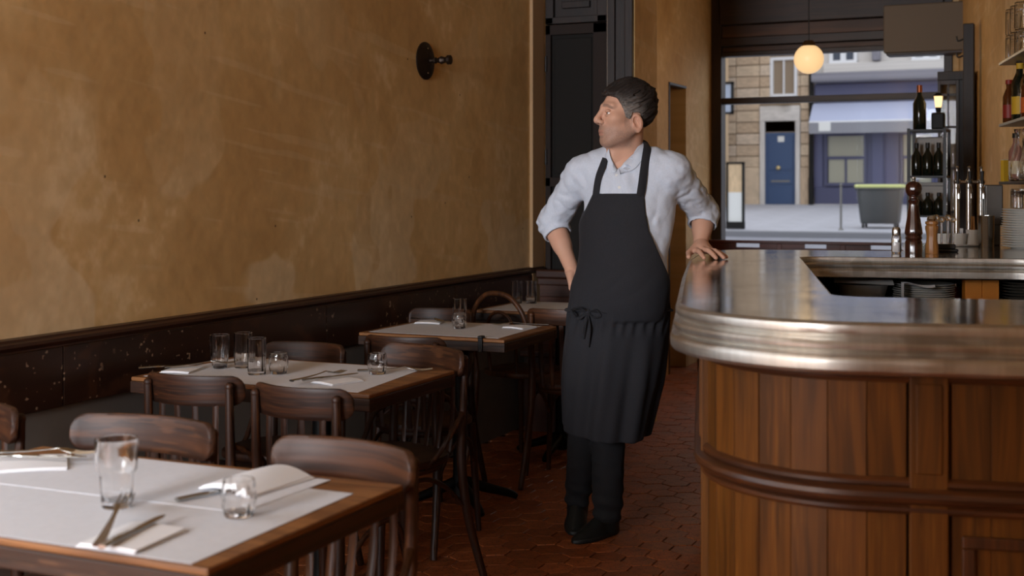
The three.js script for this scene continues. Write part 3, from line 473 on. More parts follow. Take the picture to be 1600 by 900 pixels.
// cutlery lies along +z (handle at -z)
function forkGeo() {
  const h = sweep([[0, 0.003, -0.1], [0, 0.004, -0.06], [0, 0.008, 0.0], [0, 0.012, 0.03]], [0.009, 0.0065, 0.0035, 0.004], { n: 10, steps: 20, flat: 0.32, up: [0, 1, 0] });
  const neck = sweep([[0, 0.012, 0.026], [0, 0.009, 0.04], [0, 0.005, 0.056]], [0.004, 0.012, 0.0132], { n: 10, steps: 10, flat: 0.16, up: [0, 1, 0] });
  const tines = [-1.5, -0.5, 0.5, 1.5].map((k) => sweep([[k * 0.0067, 0.006, 0.05], [k * 0.0067, 0.003, 0.072], [k * 0.0064, 0.006, 0.102]], [0.002, 0.002, 0.001], { n: 6, steps: 8 }));
  return { h: join([h]), n: join([neck]), t: tines };
}
const FG = forkGeo();
function fork(label, [u, v], turn, y, tilt = 0) { const f = thing('fork', label, 'fork', [u, y, -v], 0, 'steel forks'); f.rotation.set(tilt, turn, 0, 'YXZ'); f.scale.setScalar(1.22); obj('handle', FG.h, M.cutlery, f); obj('head', FG.n, M.cutlery, f); FG.t.forEach((g) => obj('tine', g, M.cutlery, f)); return f; }
const KH = join([sweep([[0, 0.004, -0.105], [0, 0.005, -0.05], [0, 0.004, 0.0]], [0.008, 0.0075, 0.006], { n: 10, steps: 12, flat: 0.5, up: [0, 1, 0] })]), KB = (() => { const s = new THREE.Shape(); s.moveTo(-0.006, 0); s.lineTo(0.006, 0); s.lineTo(0.0085, 0.03); s.lineTo(0.008, 0.08); s.quadraticCurveTo(0.006, 0.105, -0.002, 0.108); s.lineTo(-0.006, 0.09); s.closePath(); const g = new THREE.ExtrudeGeometry(s, { depth: 0.0012, bevelEnabled: true, bevelThickness: 0.0004, bevelSize: 0.0004, bevelSegments: 1 }); g.rotateX(Math.PI / 2); return clean(g.translate(0, 0.0045, 0)); })();
function knife(label, [u, v], turn, y, tilt = 0) { const k = thing('table_knife', label, 'knife', [u, y, -v], 0, 'steel table knives'); k.rotation.set(tilt, turn, 0, 'YXZ'); obj('handle', KH, M.cutlery, k); obj('blade', KB, M.cutlery, k); return k; }
const NT = TT + 0.0145;
fork('steel fork crossing the front napkin of the first table, tines toward the tumbler', [-1.55, 1.752], Math.PI + 0.52, TT + 0.022, -0.1);
knife('steel knife beside the fork on the front napkin of the first table', [-1.495, 1.74], Math.PI + 0.2, TT + 0.0105);
knife('steel knife poking out under the puffy napkin of the first table', [-1.555, 2.07], Math.PI - 0.35, TT + 0.003);
fork('steel fork on the napkin at the far left end of the first table', [-2.11, 2.16], 1.95, NT);
knife('steel knife on the napkin at the far left end of the first table', [-2.09, 2.125], 1.95, NT);
fork('steel fork on the napkin at the wall end of the second table', [-2.7, 3.47], Math.PI - 0.65, NT - 0.001);
knife('steel knife on the napkin at the wall end of the second table', [-2.77, 3.40], Math.PI - 0.65, NT - 0.001);
fork('steel fork on the second table front napkin, tines to the glasses behind', [-2.2, 3.41], Math.PI - 0.15, NT - 0.001);
knife('steel knife on the second table front napkin', [-2.155, 3.41], Math.PI - 0.35, NT - 0.001);
fork('dark steel fork behind the round glass on the second table', [-2.09, 3.7], Math.PI - 1.1, TT + 0.001);
fork('small steel fork on the wall side napkin of the third table', [-2.7, 5.1], 1.2, NT - 0.003);
fork('small steel fork on the aisle side napkin of the third table', [-2.25, 5.09], -1.1, NT - 0.003);
// glasses: walls with real thickness
function glassGeo(outer, wall, foot) { const top = outer[outer.length - 1], inner = outer.slice().reverse().map(([r, y]) => [Math.max(r - wall, 0), y]).filter(([, y]) => y > foot); return lathe([[0, outer[0][1]], ...outer, [top[0] - wall * 0.5, top[1] + wall * 0.4], ...inner, [Math.max(inner[inner.length - 1][0] - 0.003, 0), foot], [0, foot]], 36); }
function facet(g, y0, y1, n, depth) { const p = g.attributes.position; for (let i = 0; i < p.count; i++) { const y = p.getY(i); if (y > y1 || y < 0.0005) continue; const x = p.getX(i), z = p.getZ(i), a = Math.atan2(z, x), k = 1 - depth * (0.5 + 0.5 * Math.cos(a * n)) * sstep(y1, y1 - 0.012, y); p.setXYZ(i, x * k, y, z * k); } g.deleteAttribute('normal'); g = mergeVertices(g.deleteAttribute('uv'), 1e-5); g.computeVertexNormals(); return g; }
const tumbler = facet(glassGeo([[0.026, 0], [0.029, 0.004], [0.031, 0.03], [0.0325, 0.056], [0.034, 0.063], [0.0382, 0.071], [0.0392, 0.1], [0.0398, 0.128]], 0.0028, 0.012), 0, 0.07, 8, 0.07);
const shortGlass = glassGeo([[0.022, 0], [0.026, 0.002], [0.031, 0.02], [0.0325, 0.036], [0.031, 0.055], [0.0285, 0.068]], 0.0022, 0.01);
const highball = glassGeo([[0.026, 0], [0.029, 0.003], [0.03, 0.02], [0.0305, 0.06], [0.0305, 0.118]], 0.002, 0.012);
const flared = glassGeo([[0.02, 0], [0.024, 0.003], [0.027, 0.02], [0.0315, 0.05], [0.0335, 0.08], [0.033, 0.112]], 0.002, 0.01);
function glass(name, label, geo, u, v, y = TT + 0.001, mtl = M.glass) { const m = obj(name, geo, mtl); m.position.set(u, y, -v); return tag(m, label, 'glass', 'drinking glasses'); }
glass('glass_tumbler', 'tall tumbler with faceted foot standing alone on the first table', tumbler, -1.675, 1.90, TT + 0.0012);
glass('short_glass', 'short rounded glass beside the puffy napkin on the first table', shortGlass, -1.42, 1.935, TT + 0.0012);
glass('glass_tumbler', 'flared tall glass next to the napkin, first of four on the second table', flared, -2.661, 3.519);
glass('glass_tumbler', 'tallest straight glass, second of the four glasses from the wall on the second table', highball, -2.595, 3.56);
glass('glass_tumbler', 'straight tall glass, third of the four glasses from the wall on the second table', highball, -2.459, 3.447);
glass('short_glass', 'short glass at the aisle end of the row of four on the second table', shortGlass, -2.405, 3.49);
glass('short_glass', 'short round glass alone near the aisle corner of the second table', shortGlass, -2.107, 3.615);
glass('glass_tumbler', 'tall glass at the back of the pair on the third table', highball, -2.53, 5.06);
glass('short_glass', 'short glass in front of the tall one on the third table', shortGlass, -2.478, 4.95);
glass('glass_tumbler', 'tall glass nearer the wall on the last table', highball, -2.75, 6.17);
glass('glass_tumbler', 'tall glass on the last table just beside the man', highball, -2.68, 6.2);
{ const c = thing('table_clip', 'black bag clip hooked over the front edge of the third table', 'clip', [-2.235, 0.75, -4.66]); obj('hook', [span(-0.01, 0.01, 0.001, 0.012, -0.02, 0.012, 0.003), span(-0.01, 0.01, -0.055, 0.012, 0.002, 0.01, 0.003)], M.black, c); }
// ---------------------------------------------------------------- the bar (local x = q, z = -p, turned with the bar)
const BH = 1.09;
function arc(cx, cp, r, a0, a1, n) { const o = []; for (let i = 0; i <= n; i++) { const a = lerp(a0, a1, i / n); o.push([cx + r * Math.cos(a), cp + r * Math.sin(a)]); } return o; }
const P2 = Math.PI / 2;
// outer edge walked from the front right, round the near corner, along the aisle, round the far end, to the back wall (q, p)
const outer = [[1.24, 2.612], [0.9, 2.612], [0.6, 2.612], [0.35, 2.612], ...arc(0.155, 3.012, 0.4, -P2, -Math.PI, 18), [-0.272, 3.42], [-0.3, 3.85], [-0.322, 4.25], [-0.352, 4.8], [-0.35, 5.2], ...arc(-0.12, 5.47, 0.22, Math.PI, P2, 8), [0.2, 5.69], [0.5, 5.69], [0.52, 6.5], [1.24, 6.5]];
const hole = [...arc(0.82, 5.0, 0.15, 0, P2, 6), ...arc(0.12, 5.07, 0.08, P2, Math.PI + 0.15, 6), ...arc(0.19, 3.31, 0.09, Math.PI + 0.1, 1.5 * Math.PI, 6), ...arc(0.82, 3.37, 0.15, -P2, 0, 5)];
const toXZ = (l) => l.map(([q, p]) => [q, -p]);
function offsetPath(path, d) { const n = path.length; return path.map((c, i) => { const a = path[Math.max(0, i - 1)], b = path[Math.min(n - 1, i + 1)], t = [b[0] - a[0], b[1] - a[1]], L = Math.hypot(...t); return [c[0] + t[1] / L * d, c[1] - t[0] / L * d]; }); }
const barThing = thing('zinc_bar', 'curved wooden bar counter with a thick zinc top, the man leaning on it', 'bar counter', [0, 0, 0], BAR);
{
  const sh = new THREE.Shape(outer.map(([q, p]) => new THREE.Vector2(q, p))); sh.holes.push(new THREE.Path(hole.map(([q, p]) => new THREE.Vector2(q, p))));
  const top = new THREE.ShapeGeometry(sh, 1); top.rotateX(-P2); top.translate(0, BH, 0);
  const c = clean(top), p = c.attributes.position, uv = c.attributes.uv; for (let i = 0; i < p.count; i++) uv.setXY(i, p.getX(i) * 0.8, p.getZ(i) * 0.8);
  obj('zinc_top', c, M.zinc, barThing);
  const prof = [[0, BH], [0.006, BH - 0.001], [0.012, BH - 0.006], [0.013, BH - 0.012], [0.012, BH - 0.022], [0.006, BH - 0.028], [0.004, BH - 0.032], [0.008, BH - 0.036], [0.015, BH - 0.039], [0.018, BH - 0.045], [0.017, BH - 0.052], [0.012, BH - 0.058], [0.009, BH - 0.061], [0.013, BH - 0.064], [0.021, BH - 0.067], [0.024, BH - 0.072], [0.025, BH - 0.08], [0.024, BH - 0.094], [0.02, BH - 0.1], [0.012, BH - 0.103], [-0.09, BH - 0.105]];
  const e = mould(toXZ(outer.slice(0, -2)), prof, { crease: 0.5 }), u2 = e.attributes.uv; for (let i = 0; i < u2.count; i++) u2.setXY(i, u2.getX(i), u2.getY(i) * 0.8);
  obj('zinc_edge', e, M.zincEdge, barThing);
  const prof2 = [[0, BH], [0.004, BH - 0.002], [0.006, BH - 0.008], [0.005, BH - 0.018], [0.002, BH - 0.021], [0.006, BH - 0.024], [0.01, BH - 0.03], [0.009, BH - 0.038], [0.004, BH - 0.043], [0.002, BH - 0.046], [0.006, BH - 0.049], [0.009, BH - 0.054], [0.009, BH - 0.078], [0.004, BH - 0.082], [-0.06, BH - 0.084]];
  obj('zinc_inner_edge', mould(toXZ(hole), prof2, { closed: true, crease: 0.5 }), M.zincEdge, barThing);
}
// timber front: stiles, mid rail, vertical planks
const body = offsetPath(toXZ(outer.slice(0, -4)), -0.062);     // path [x, z], walked from the front right to the far end
{
  const L = [0]; for (let i = 1; i < body.length; i++) L.push(L[i - 1] + Math.hypot(body[i][0] - body[i - 1][0], body[i][1] - body[i - 1][1]));
  const total = L[L.length - 1];
  const on = (s) => { let i = 1; while (i < L.length - 1 && L[i] < s) i++; const t = (s - L[i - 1]) / (L[i] - L[i - 1]), a = body[i - 1], b = body[i], d = [b[0] - a[0], b[1] - a[1]], k = Math.hypot(...d); return { x: lerp(a[0], b[0], t), z: lerp(a[1], b[1], t), turn: Math.atan2(-d[0], -d[1]) - P2 + Math.PI, dx: d[0] / k, dz: d[1] / k }; };
  const place = (m, s, out = 0) => { const o = on(s); m.position.set(o.x + o.dz * out, 0, o.z - o.dx * out); m.rotation.y = Math.atan2(o.dz, -o.dx); return m; };
  obj('core', mould(offsetPath(body, -0.012), [[0, 0.01], [0, 0.99]]), M.darkWood, barThing);
  obj('plinth', mould(body, [[0, 0.1], [0.016, 0.095], [0.02, 0.085], [0.02, 0], [-0.02, 0]]), M.barTrim, barThing);
  const rail = [[0, 0.702], [0.012, 0.704], [0.017, 0.71], [0.017, 0.717], [0.012, 0.721], [0.02, 0.724], [0.03, 0.731], [0.033, 0.74], [0.03, 0.749], [0.02, 0.755], [0.012, 0.757], [0.015, 0.761], [0.015, 0.768], [0.008, 0.774], [0, 0.776]].reverse();
  obj('mid_rail', mould(body, rail), M.barTrim, barThing);
  obj('top_moulding', mould(body, [[0, 0.986], [0.014, 0.986], [0.014, 0.975], [0.008, 0.966], [0, 0.963]]), M.barTrim, barThing);
  // stiles
  const sOf = (f) => { let best = 0, bd = 1e9; for (let i = 0; i <= 600; i++) { const s = total * i / 600, o = on(s), d = f(o.x, -o.z); if (d < bd) { bd = d; best = s; } } return best; };
  const stiles = [sOf((q, p) => Math.hypot(q - 1.12, p - 2.66)), sOf((q, p) => Math.hypot(q - 0.275, p - 2.66)), sOf((q, p) => Math.hypot(q + 0.178, p - 2.985)), sOf((q, p) => Math.hypot(q + 0.28, p - 4.2)), sOf((q, p) => Math.hypot(q + 0.3, p - 5.2))];
  const stileG = metres(join([box(0.075, 0.88, 0.02, 0, 0.545, 0.006, 0.004), box(0.05, 0.18, 0.006, 0, 0.875, 0.0165, 0.003)]), 'y');
  for (const s of stiles) place(obj('stile', stileG, M.bar[1], barThing), s);
  const r = rng(12), up = [0, 1, 2].map((k) => metres(box(0.0775, 0.2, 0.014, 0, 0.868, 0, 0.0012), 'y', k * 0.23, k * 0.31)), low = [0, 1, 2].map((k) => metres(box(0.0775, 0.61, 0.014, 0, 0.4, 0, 0.0012), 'y', k * 0.29, k * 0.41));
  for (let k = 0; k < stiles.length - 1; k++) {
    const a = stiles[k] + 0.042, b = stiles[k + 1] - 0.042, n = Math.round((b - a) / 0.078), w = (b - a) / n;
    for (let i = 0; i < n; i++) for (const set of [up, low]) { const m = place(obj('plank', set[Math.floor(r() * 3)], M.bar[Math.floor(r() * 4)], barThing), a + (i + 0.5) * w, -0.004 + (r() - 0.5) * 0.0012); m.scale.x = w / 0.0785; }
    if (k === 0) { const mid = (a + b) / 2, fr = obj('panel_frame', [span(-0.36, 0.36, 0.64, 0.665, 0.004, 0.014, 0.004), span(-0.36, -0.335, 0.15, 0.64, 0.004, 0.014, 0.004), span(0.335, 0.36, 0.15, 0.64, 0.004, 0.014, 0.004)], M.barTrim, barThing, { grain: 'y' }); place(fr, mid); }
  }
  // inside: lining below the opening, shelf with plates under the far leg
  const hp = toXZ(hole);
  obj('inner_lining', [span(-0.02, 0.0, 0.02, 1.0, -5.0, -3.1), span(0.05, 1.1, 0.02, 1.0, -3.14, -3.12), span(1.06, 1.08, 0.02, 1.0, -5.6, -3.1), span(-0.05, 1.1, 0.02, 1.0, -5.62, -5.6)], M.darkWood, barThing, { grain: 'y' });
  obj('shelf', [span(-0.02, 1.06, 0.84, 0.862, -5.6, -5.16, 0.003)], M.darkWood, barThing, { grain: 'x' });
  obj('shelf', [span(-0.02, 1.06, 0.4, 0.42, -5.6, -5.16, 0.003)], M.darkWood, barThing, { grain: 'x' });
  obj('back_counter_body', [span(0.56, 1.2, 0.02, 1.0, -6.44, -5.64)], M.darkWood, barThing, { grain: 'y' });
  obj('back_counter_rim', [mould([[0.5, -5.69], [0.52, -6.5], [1.24, -6.5]], [[0, BH], [0.01, BH - 0.006], [0.01, BH - 0.08], [-0.06, BH - 0.09]])], M.zinc, barThing);
}
// ---------------------------------------------------------------- things kept under the far leg (shelf at 0.862)
const plateG = lathe([[0, 0.0], [0.075, 0.0], [0.078, 0.002], [0.118, 0.012], [0.12, 0.0135], [0.1185, 0.015], [0.078, 0.005], [0, 0.004]], 36);
function plate(label, q, p, y, s = 1, m = M.china, group = 'stacked plates') { const o = obj('dinner_plate', plateG, m); o.position.set(...barAt(q, p, y)); o.scale.set(s, s, s); return tag(o, label, 'plate', group); }
const nth = ['lowest', 'second', 'third', 'fourth', 'fifth', 'sixth', 'seventh', 'eighth', 'ninth', 'tenth', 'eleventh', 'twelfth', 'thirteenth', 'fourteenth', 'fifteenth', 'sixteenth'];
for (let k = 0; k < 13; k++) plate(nth[k] + ' grey-white plate of the stack under the bar, beside the orange box', 0.525 + (k % 3) * 0.002, 5.34, 0.8626 + k * 0.0085, 1, M.china, 'plates stacked under the bar');
for (let k = 0; k < 11; k++) plate(nth[k] + ' metal-rimmed dish of the stack under the bar, right of the orange box', 0.925, 5.34 + (k % 2) * 0.003, 0.8626 + k * 0.0115, 0.95, M.dish, 'dishes stacked under the bar');
{
  const b = thing('orange_box', 'orange cardboard box standing between plates under the bar', 'box', barAt(0.735, 5.3, 0.8626), BAR);
  for (const s of [-1, 1]) obj('panel', [box(0.062, 0.14, 0.1, s * 0.0315, 0.07, 0, 0.002)], M.orange, b);
  const r = thing('red_tin', 'small red tin beside the orange box under the bar', 'tin', barAt(0.652, 5.42, 0.8626), BAR); obj('body', [cyl(0.03, 0.03, 0.1)], mat({ color: css(120, 22, 18), roughness: 0.4 }), r); obj('lid', [cyl(0.031, 0.031, 0.012, 0, 0.1, 0)], M.steel, r);
  const t = thing('steel_tray', 'pale metal tray resting on a bowl under the bar opening', 'tray', barAt(0.29, 5.32, 0.95), BAR); obj('tray_base', [box(0.23, 0.004, 0.16, 0, 0.03, 0, 0.002)], M.tray, t); obj('tray_rim', [at(mould([[-0.115, 0.08], [-0.115, -0.08], [0.115, -0.08], [0.115, 0.08], [-0.115, 0.08]], [[0, 0.03], [-0.006, 0.05], [-0.01, 0.052]]))], M.tray, t); t.rotation.z = -0.03;
  const bw = thing('dark_bowl', 'dark round bowl holding up the tray under the bar', 'bowl', barAt(0.29, 5.32, 0.8626), BAR); obj('bowl', [lathe([[0, 0.0], [0.04, 0], [0.05, 0.01], [0.085, 0.06], [0.1, 0.112], [0.097, 0.112], [0.08, 0.062], [0.045, 0.014], [0, 0.012]], 32)], M.greyChina, bw);
  const bl = thing('white_cloth', 'white cloth hanging over the edge of the plate stack under the bar', 'cloth', barAt(0.44, 5.2, 0.974), BAR);
  const n = 14, pos = [], idx = []; for (let i = 0; i <= n; i++) for (let j = 0; j <= n; j++) { const a = i / n, b = j / n, x = (a - 0.3) * 0.16, z = (0.5 - b) * 0.09, drop = a < 0.3 ? -(0.3 - a) * 0.16 : 0; pos.push(a < 0.3 ? -0.005 - Math.sin(b * 9) * 0.004 : x, 0.008 + drop + Math.sin(b * 7 + a * 5) * 0.004 + 0.006 * Math.sin(a * 6), z - 0.0); } for (let i = 0; i < n; i++) for (let j = 0; j < n; j++) { const a = i * (n + 1) + j; idx.push(a, a + 1, a + n + 1, a + 1, a + n + 2, a + n + 1); }
  const g = new THREE.BufferGeometry(); g.setAttribute('position', new THREE.Float32BufferAttribute(pos, 3)); g.setIndex(idx); g.computeVertexNormals(); obj('cloth', clean(g), M.napkin, bl);
}
// ---------------------------------------------------------------- things on the counter
function lathed(name, label, cat, parts, q, p, y = BH + 0.0005, turn = 0, group) { const t = thing(name, label, cat, barAt(q, p, y), turn, group); for (const [n, prof, m] of parts) obj(n, [lathe(prof, 28)], m, t); return t; }
M.mill = mat({ map: woodTex(rgb8(40, 18, 12), rgb8(66, 30, 19), rgb8(92, 46, 30), 701), roughness: 0.22, clearcoat: 0.6, clearcoatRoughness: 0.15 });
M.paleMill = mat({ map: woodTex(rgb8(150, 100, 52), rgb8(182, 128, 72), rgb8(204, 154, 96), 711), roughness: 0.4 });
lathed('pepper_mill', 'tall dark wooden pepper mill with a ball head on the bar', 'pepper mill', [
  ['body', [[0, 0], [0.033, 0], [0.034, 0.006], [0.034, 0.05], [0.03, 0.056], [0.034, 0.064], [0.031, 0.074], [0.036, 0.084], [0.034, 0.1], [0.029, 0.13], [0.0235, 0.165], [0.019, 0.195], [0.0185, 0.205], [0.022, 0.211], [0.023, 0.217], [0.018, 0.222], [0, 0.222]], M.mill],
  ['head', [[0, 0.222], [0.017, 0.222], [0.019, 0.228], [0.017, 0.234], [0.024, 0.24], [0.031, 0.252], [0.033, 0.266], [0.03, 0.281], [0.02, 0.292], [0.006, 0.296], [0, 0.296]], M.mill],
  ['finial', [[0, 0.296], [0.005, 0.296], [0.004, 0.302], [0.008, 0.306], [0.008, 0.311], [0, 0.314]], M.steel]], 0.497, 5.44);
lathed('salt_mill', 'small pale wooden mill beside the dark pepper mill', 'salt mill', [
  ['body', [[0, 0], [0.026, 0], [0.027, 0.004], [0.026, 0.03], [0.021, 0.06], [0.021, 0.075], [0.026, 0.1], [0.026, 0.112], [0.021, 0.117], [0.026, 0.122], [0.026, 0.13], [0.018, 0.134], [0, 0.134]], M.paleMill],
  ['cap', [[0, 0.134], [0.012, 0.134], [0.02, 0.142], [0.016, 0.152], [0, 0.156]], M.steel]], 0.571, 5.47);
lathed('salt_shaker', 'small glass salt shaker with a steel cap on the bar', 'salt shaker', [
  ['jar', [[0, 0], [0.018, 0], [0.02, 0.004], [0.02, 0.06], [0.017, 0.075], [0.015, 0.08], [0.013, 0.08], [0.015, 0.074], [0.018, 0.058], [0.018, 0.006], [0, 0.005]], M.glass],
  ['salt', [[0, 0.006], [0.0175, 0.006], [0.0175, 0.045], [0, 0.047]], M.napkin],
  ['cap', [[0.0165, 0.074], [0.0175, 0.078], [0.0175, 0.096], [0.014, 0.106], [0, 0.11]], M.steel]], 0.432, 5.47);
// glass stoppers in a tray behind the mills
{ const t = thing('stopper_tray', 'cluster of round glass stoppers behind the pale mill', 'stopper tray', barAt(0.63, 5.66, BH + 0.0005), BAR); obj('tray', [box(0.13, 0.012, 0.06, 0, 0.006, 0, 0.004), box(0.11, 0.02, 0.04, 0, 0.022, 0, 0.004)], M.black, t); for (let k = 0; k < 5; k++) { const s = obj('stopper', [ball(0.014, -0.045 + k * 0.023, 0.135 + (k % 2) * 0.008, (k % 2) * 0.02 - 0.01, 14), cyl(0.005, 0.005, 0.1, -0.045 + k * 0.023, 0.032, (k % 2) * 0.02 - 0.01, 10)], M.glass, t); } }
// pots and cup on a saucer tray
const potG = lathe([[0, 0], [0.024, 0], [0.026, 0.003], [0.035, 0.05], [0.037, 0.053], [0.034, 0.053], [0.024, 0.006], [0, 0.005]], 28);
{ const t = thing('serving_tray', 'pale oval tray carrying the white pots on the bar', 'tray', barAt(0.77, 6.24, BH + 0.0005), BAR); obj('plate', [at(lathe([[0, 0], [0.1, 0], [0.125, 0.008], [0.127, 0.01], [0.1, 0.004], [0, 0.004]], 40).scale(1, 1, 0.5))], M.china, t); }
function pot(label, q, p, fill) { const t = thing('white_pot', label, 'pot', barAt(q, p, BH + 0.006), 0, 'white pots on the bar'); obj('bowl', [potG.clone()], M.china, t); fill(t); return t; }
pot('white pot of dark coffee capsules next to the pale mill', 0.70, 6.24, (t) => { obj('contents', [lathe([[0, 0.046], [0.031, 0.046], [0.028, 0.056], [0, 0.064]], 16)], M.black, t); });
pot('white pot of wrapped sugars in the middle of the tray', 0.775, 6.24, (t) => { const r = rng(5); for (let k = 0; k < 5; k++) obj('sugar_packet', [at(box(0.014, 0.042, 0.003, 0, 0, 0, 0.001), (r() - 0.5) * 0.03, 0.056, (r() - 0.5) * 0.03, (r() - 0.5) * 0.7, r() * 3, (r() - 0.5) * 0.9)], k % 2 ? M.steel : M.napkin, t); });
{ const t = thing('white_cup', 'white cup of wooden stirrers beside the steel shaker', 'cup', barAt(0.835, 6.26, BH + 0.006), 0); obj('cup', [lathe([[0, 0], [0.026, 0], [0.028, 0.004], [0.031, 0.07], [0.029, 0.07], [0.025, 0.006], [0, 0.005]], 28)], M.china, t); const r = rng(9); for (let k = 0; k < 7; k++) obj('stirrer', [at(box(0.006, 0.12, 0.0016, 0, 0.065, 0), (r() - 0.5) * 0.03, 0.008, (r() - 0.5) * 0.03, (r() - 0.5) * 0.25, r() * 3, (r() - 0.5) * 0.25)], M.paleMill, t, { grain: 'y' }); }
lathed('steel_shaker', 'straight steel cocktail shaker cup standing by the plates', 'shaker', [['cup', [[0, 0], [0.032, 0], [0.034, 0.004], [0.037, 0.14], [0.0385, 0.143], [0.036, 0.143], [0.033, 0.006], [0, 0.005]], M.steel]], 0.885, 6.2);
// big stack of plates with glasses on top
const bigPlate = lathe([[0, 0], [0.08, 0], [0.083, 0.003], [0.124, 0.011], [0.126, 0.013], [0.124, 0.0145], [0.083, 0.006], [0, 0.005]], 36);
for (let k = 0; k < 16; k++) { const o = obj('serving_plate', bigPlate, M.china); o.position.set(...barAt(1.055 + (k % 4 - 1.5) * 0.002, 6.06, BH + 0.0005 + k * 0.0108)); tag(o, nth[k] + ' white plate of the tall stack on the counter below the bottle shelves', 'plate', 'white plates stacked on the counter'); }
for (let k = 0; k < 5; k++) glass('bar_glass', ['first', 'second', 'third', 'fourth', 'fifth'][k] + ' upturned glass from the shaker side on top of the plate stack', at(highball.clone().scale(0.85, 0.72, 0.85), 0, 0.085, 0, Math.PI), ...(([x, z]) => [x, -z])(bar(0.985 + k * 0.045 - (k % 2) * 0.02, 6.0 + (k % 2) * 0.1)), BH + 0.181);
// beer tap
{
  const t = thing('beer_tap', 'chrome three-column beer tap rising behind the white cups', 'beer tap', barAt(0.86, 6.42, BH), BAR);
  for (let k = 0; k < 3; k++) { const x = -0.075 + k * 0.055; obj('column', [lathe([[0, 0], [0.02, 0], [0.016, 0.01], [0.0125, 0.02], [0.0125, 0.29], [0.017, 0.295], [0.018, 0.305], [0.011, 0.312], [0.007, 0.33], [0.0055, 0.36], [0.008, 0.37], [0, 0.376]], 18).translate(x, 0, 0)], M.steel, t); const s = obj('spout', [sweep([[x, 0.27, 0.01], [x, 0.272, 0.05], [x, 0.25, 0.07], [x, 0.22, 0.072]], [0.007], { n: 8, steps: 12 })], M.steel, t); obj('handle', [cyl(0.005, 0.009, 0.06, x, 0.29, 0.03, 10)], M.black, s); }
  obj('crossbar', [at(cyl(0.008, 0.008, 0.14, 0, -0.07, 0, 12), -0.02, 0.298, 0, 0, 0, P2)], M.steel, t);
  obj('cooler_box', [box(0.08, 0.19, 0.09, 0.085, 0.19, 0.01, 0.006), box(0.06, 0.1, 0.06, 0.085, 0.05, 0.01, 0.004)], M.brushed, t);
}
// ---------------------------------------------------------------- wall shelves with bottles and glasses
const SQ0 = 0.97, SQ1 = 1.245, SP0 = 5.0, SP1 = 6.4;
function wallShelf(label, y, m) { const t = thing('wall_shelf', label, 'shelf', [0, y, 0], BAR, 'bar wall shelves'); obj('board', [span(SQ0, SQ1, -0.014, 0, -SP1, -SP0, 0.003)], m, t, { grain: 'z' }); for (const p of [5.3, 6.15]) obj('bracket', [span(SQ1 - 0.2, SQ1, -0.024, -0.0145, -p - 0.01, -p + 0.01, 0.002), span(SQ1 - 0.012, SQ1, -0.12, -0.0145, -p - 0.01, -p + 0.01, 0.002)], M.steel, t); return t; }
wallShelf('top grey wall shelf, stacked with upturned glasses', 1.952, M.shelfGrey);
wallShelf('middle grey wall shelf holding spirit bottles', 1.662, M.shelfGrey);
wallShelf('lowest dark wall shelf holding carafes above the plates', 1.39, M.frameWood);
function bottle(label, q, p, y, { r = 0.036, h = 0.3, glassM = M.bottleDark, lab = M.labelCream, cap = M.black, neck = 0.013, shoulder = 0.62 } = {}) {
  const t = thing('liquor_bottle', label, 'bottle', barAt(q, p, y + 0.0005), 0.4, 'bottles on the bar shelves'), s = h * shoulder;
  obj('glass_body', [lathe([[0, 0.002], [r * 0.9, 0], [r, 0.006], [r, s], [r * 0.85, s + h * 0.06], [neck * 1.25, s + h * 0.16], [neck, s + h * 0.2], [neck, h * 0.94], [neck * 1.2, h * 0.95], [neck * 1.2, h * 0.97], [0, h * 0.97]], 24)], glassM, t);
  obj('bottle_label', [new THREE.CylinderGeometry(r + 0.0006, r + 0.0006, s * 0.5, 24, 1, true).translate(0, s * 0.45, 0)], lab, t);
  obj('cap', [cyl(neck * 1.3, neck * 1.25, h * 0.1, 0, h * 0.92, 0, 14)], cap, t); return t;
}
const labs = [M.labelCream, M.labelYellow, M.labelRed, M.labelOrange, M.labelWhite];
bottle('amber bottle with a red label at the far end of the middle shelf', 1.01, 6.36, 1.662, { h: 0.2, r: 0.028, lab: M.labelRed, glassM: M.bottleAmber, cap: M.labelRed });
bottle('tall dark bottle with a black cap, second on the middle shelf', 1.045, 6.3, 1.662, { h: 0.29, r: 0.034 , lab: M.labelCream });
bottle('bottle with a big yellow label on the middle shelf', 1.03, 6.19, 1.662, { h: 0.26, r: 0.036, lab: M.labelYellow, cap: M.labelYellow });
bottle('clear bottle with a white label on the middle shelf', 1.05, 6.09, 1.662, { h: 0.28, r: 0.036, lab: M.labelWhite, glassM: M.glass });
bottle('squat bottle with an orange label on the middle shelf', 1.04, 5.99, 1.662, { h: 0.22, r: 0.04, lab: M.labelOrange, glassM: M.bottleAmber });
bottle('tall red-capped bottle at the wall side of the middle shelf', 1.13, 6.25, 1.662, { h: 0.31, r: 0.035, cap: M.labelRed });
bottle('dark wine bottle at the near end of the middle shelf', 1.06, 5.88, 1.662, { h: 0.3, r: 0.037 });
bottle('rose tinted bottle at the far end of the lowest shelf', 1.035, 6.325, 1.39, { h: 0.22, r: 0.033, lab: M.labelCream, glassM: M.bottleRose });
bottle('tall dark green bottle on the lowest shelf', 1.1, 6.27, 1.39, { h: 0.26, r: 0.034, lab: M.labelCream, glassM: M.bottleDark });
{ const c = thing('yellow_carton', 'small yellow carton standing on the lowest shelf end', 'carton', barAt(0.995, 6.385, 1.3905), BAR + 0.5); obj('carton', [box(0.03, 0.1, 0.022, 0, 0.05, 0, 0.001)], M.labelYellow, c); obj('carton_top', [box(0.03, 0.004, 0.022, 0, 0.102, 0)], M.labelCream, c); }
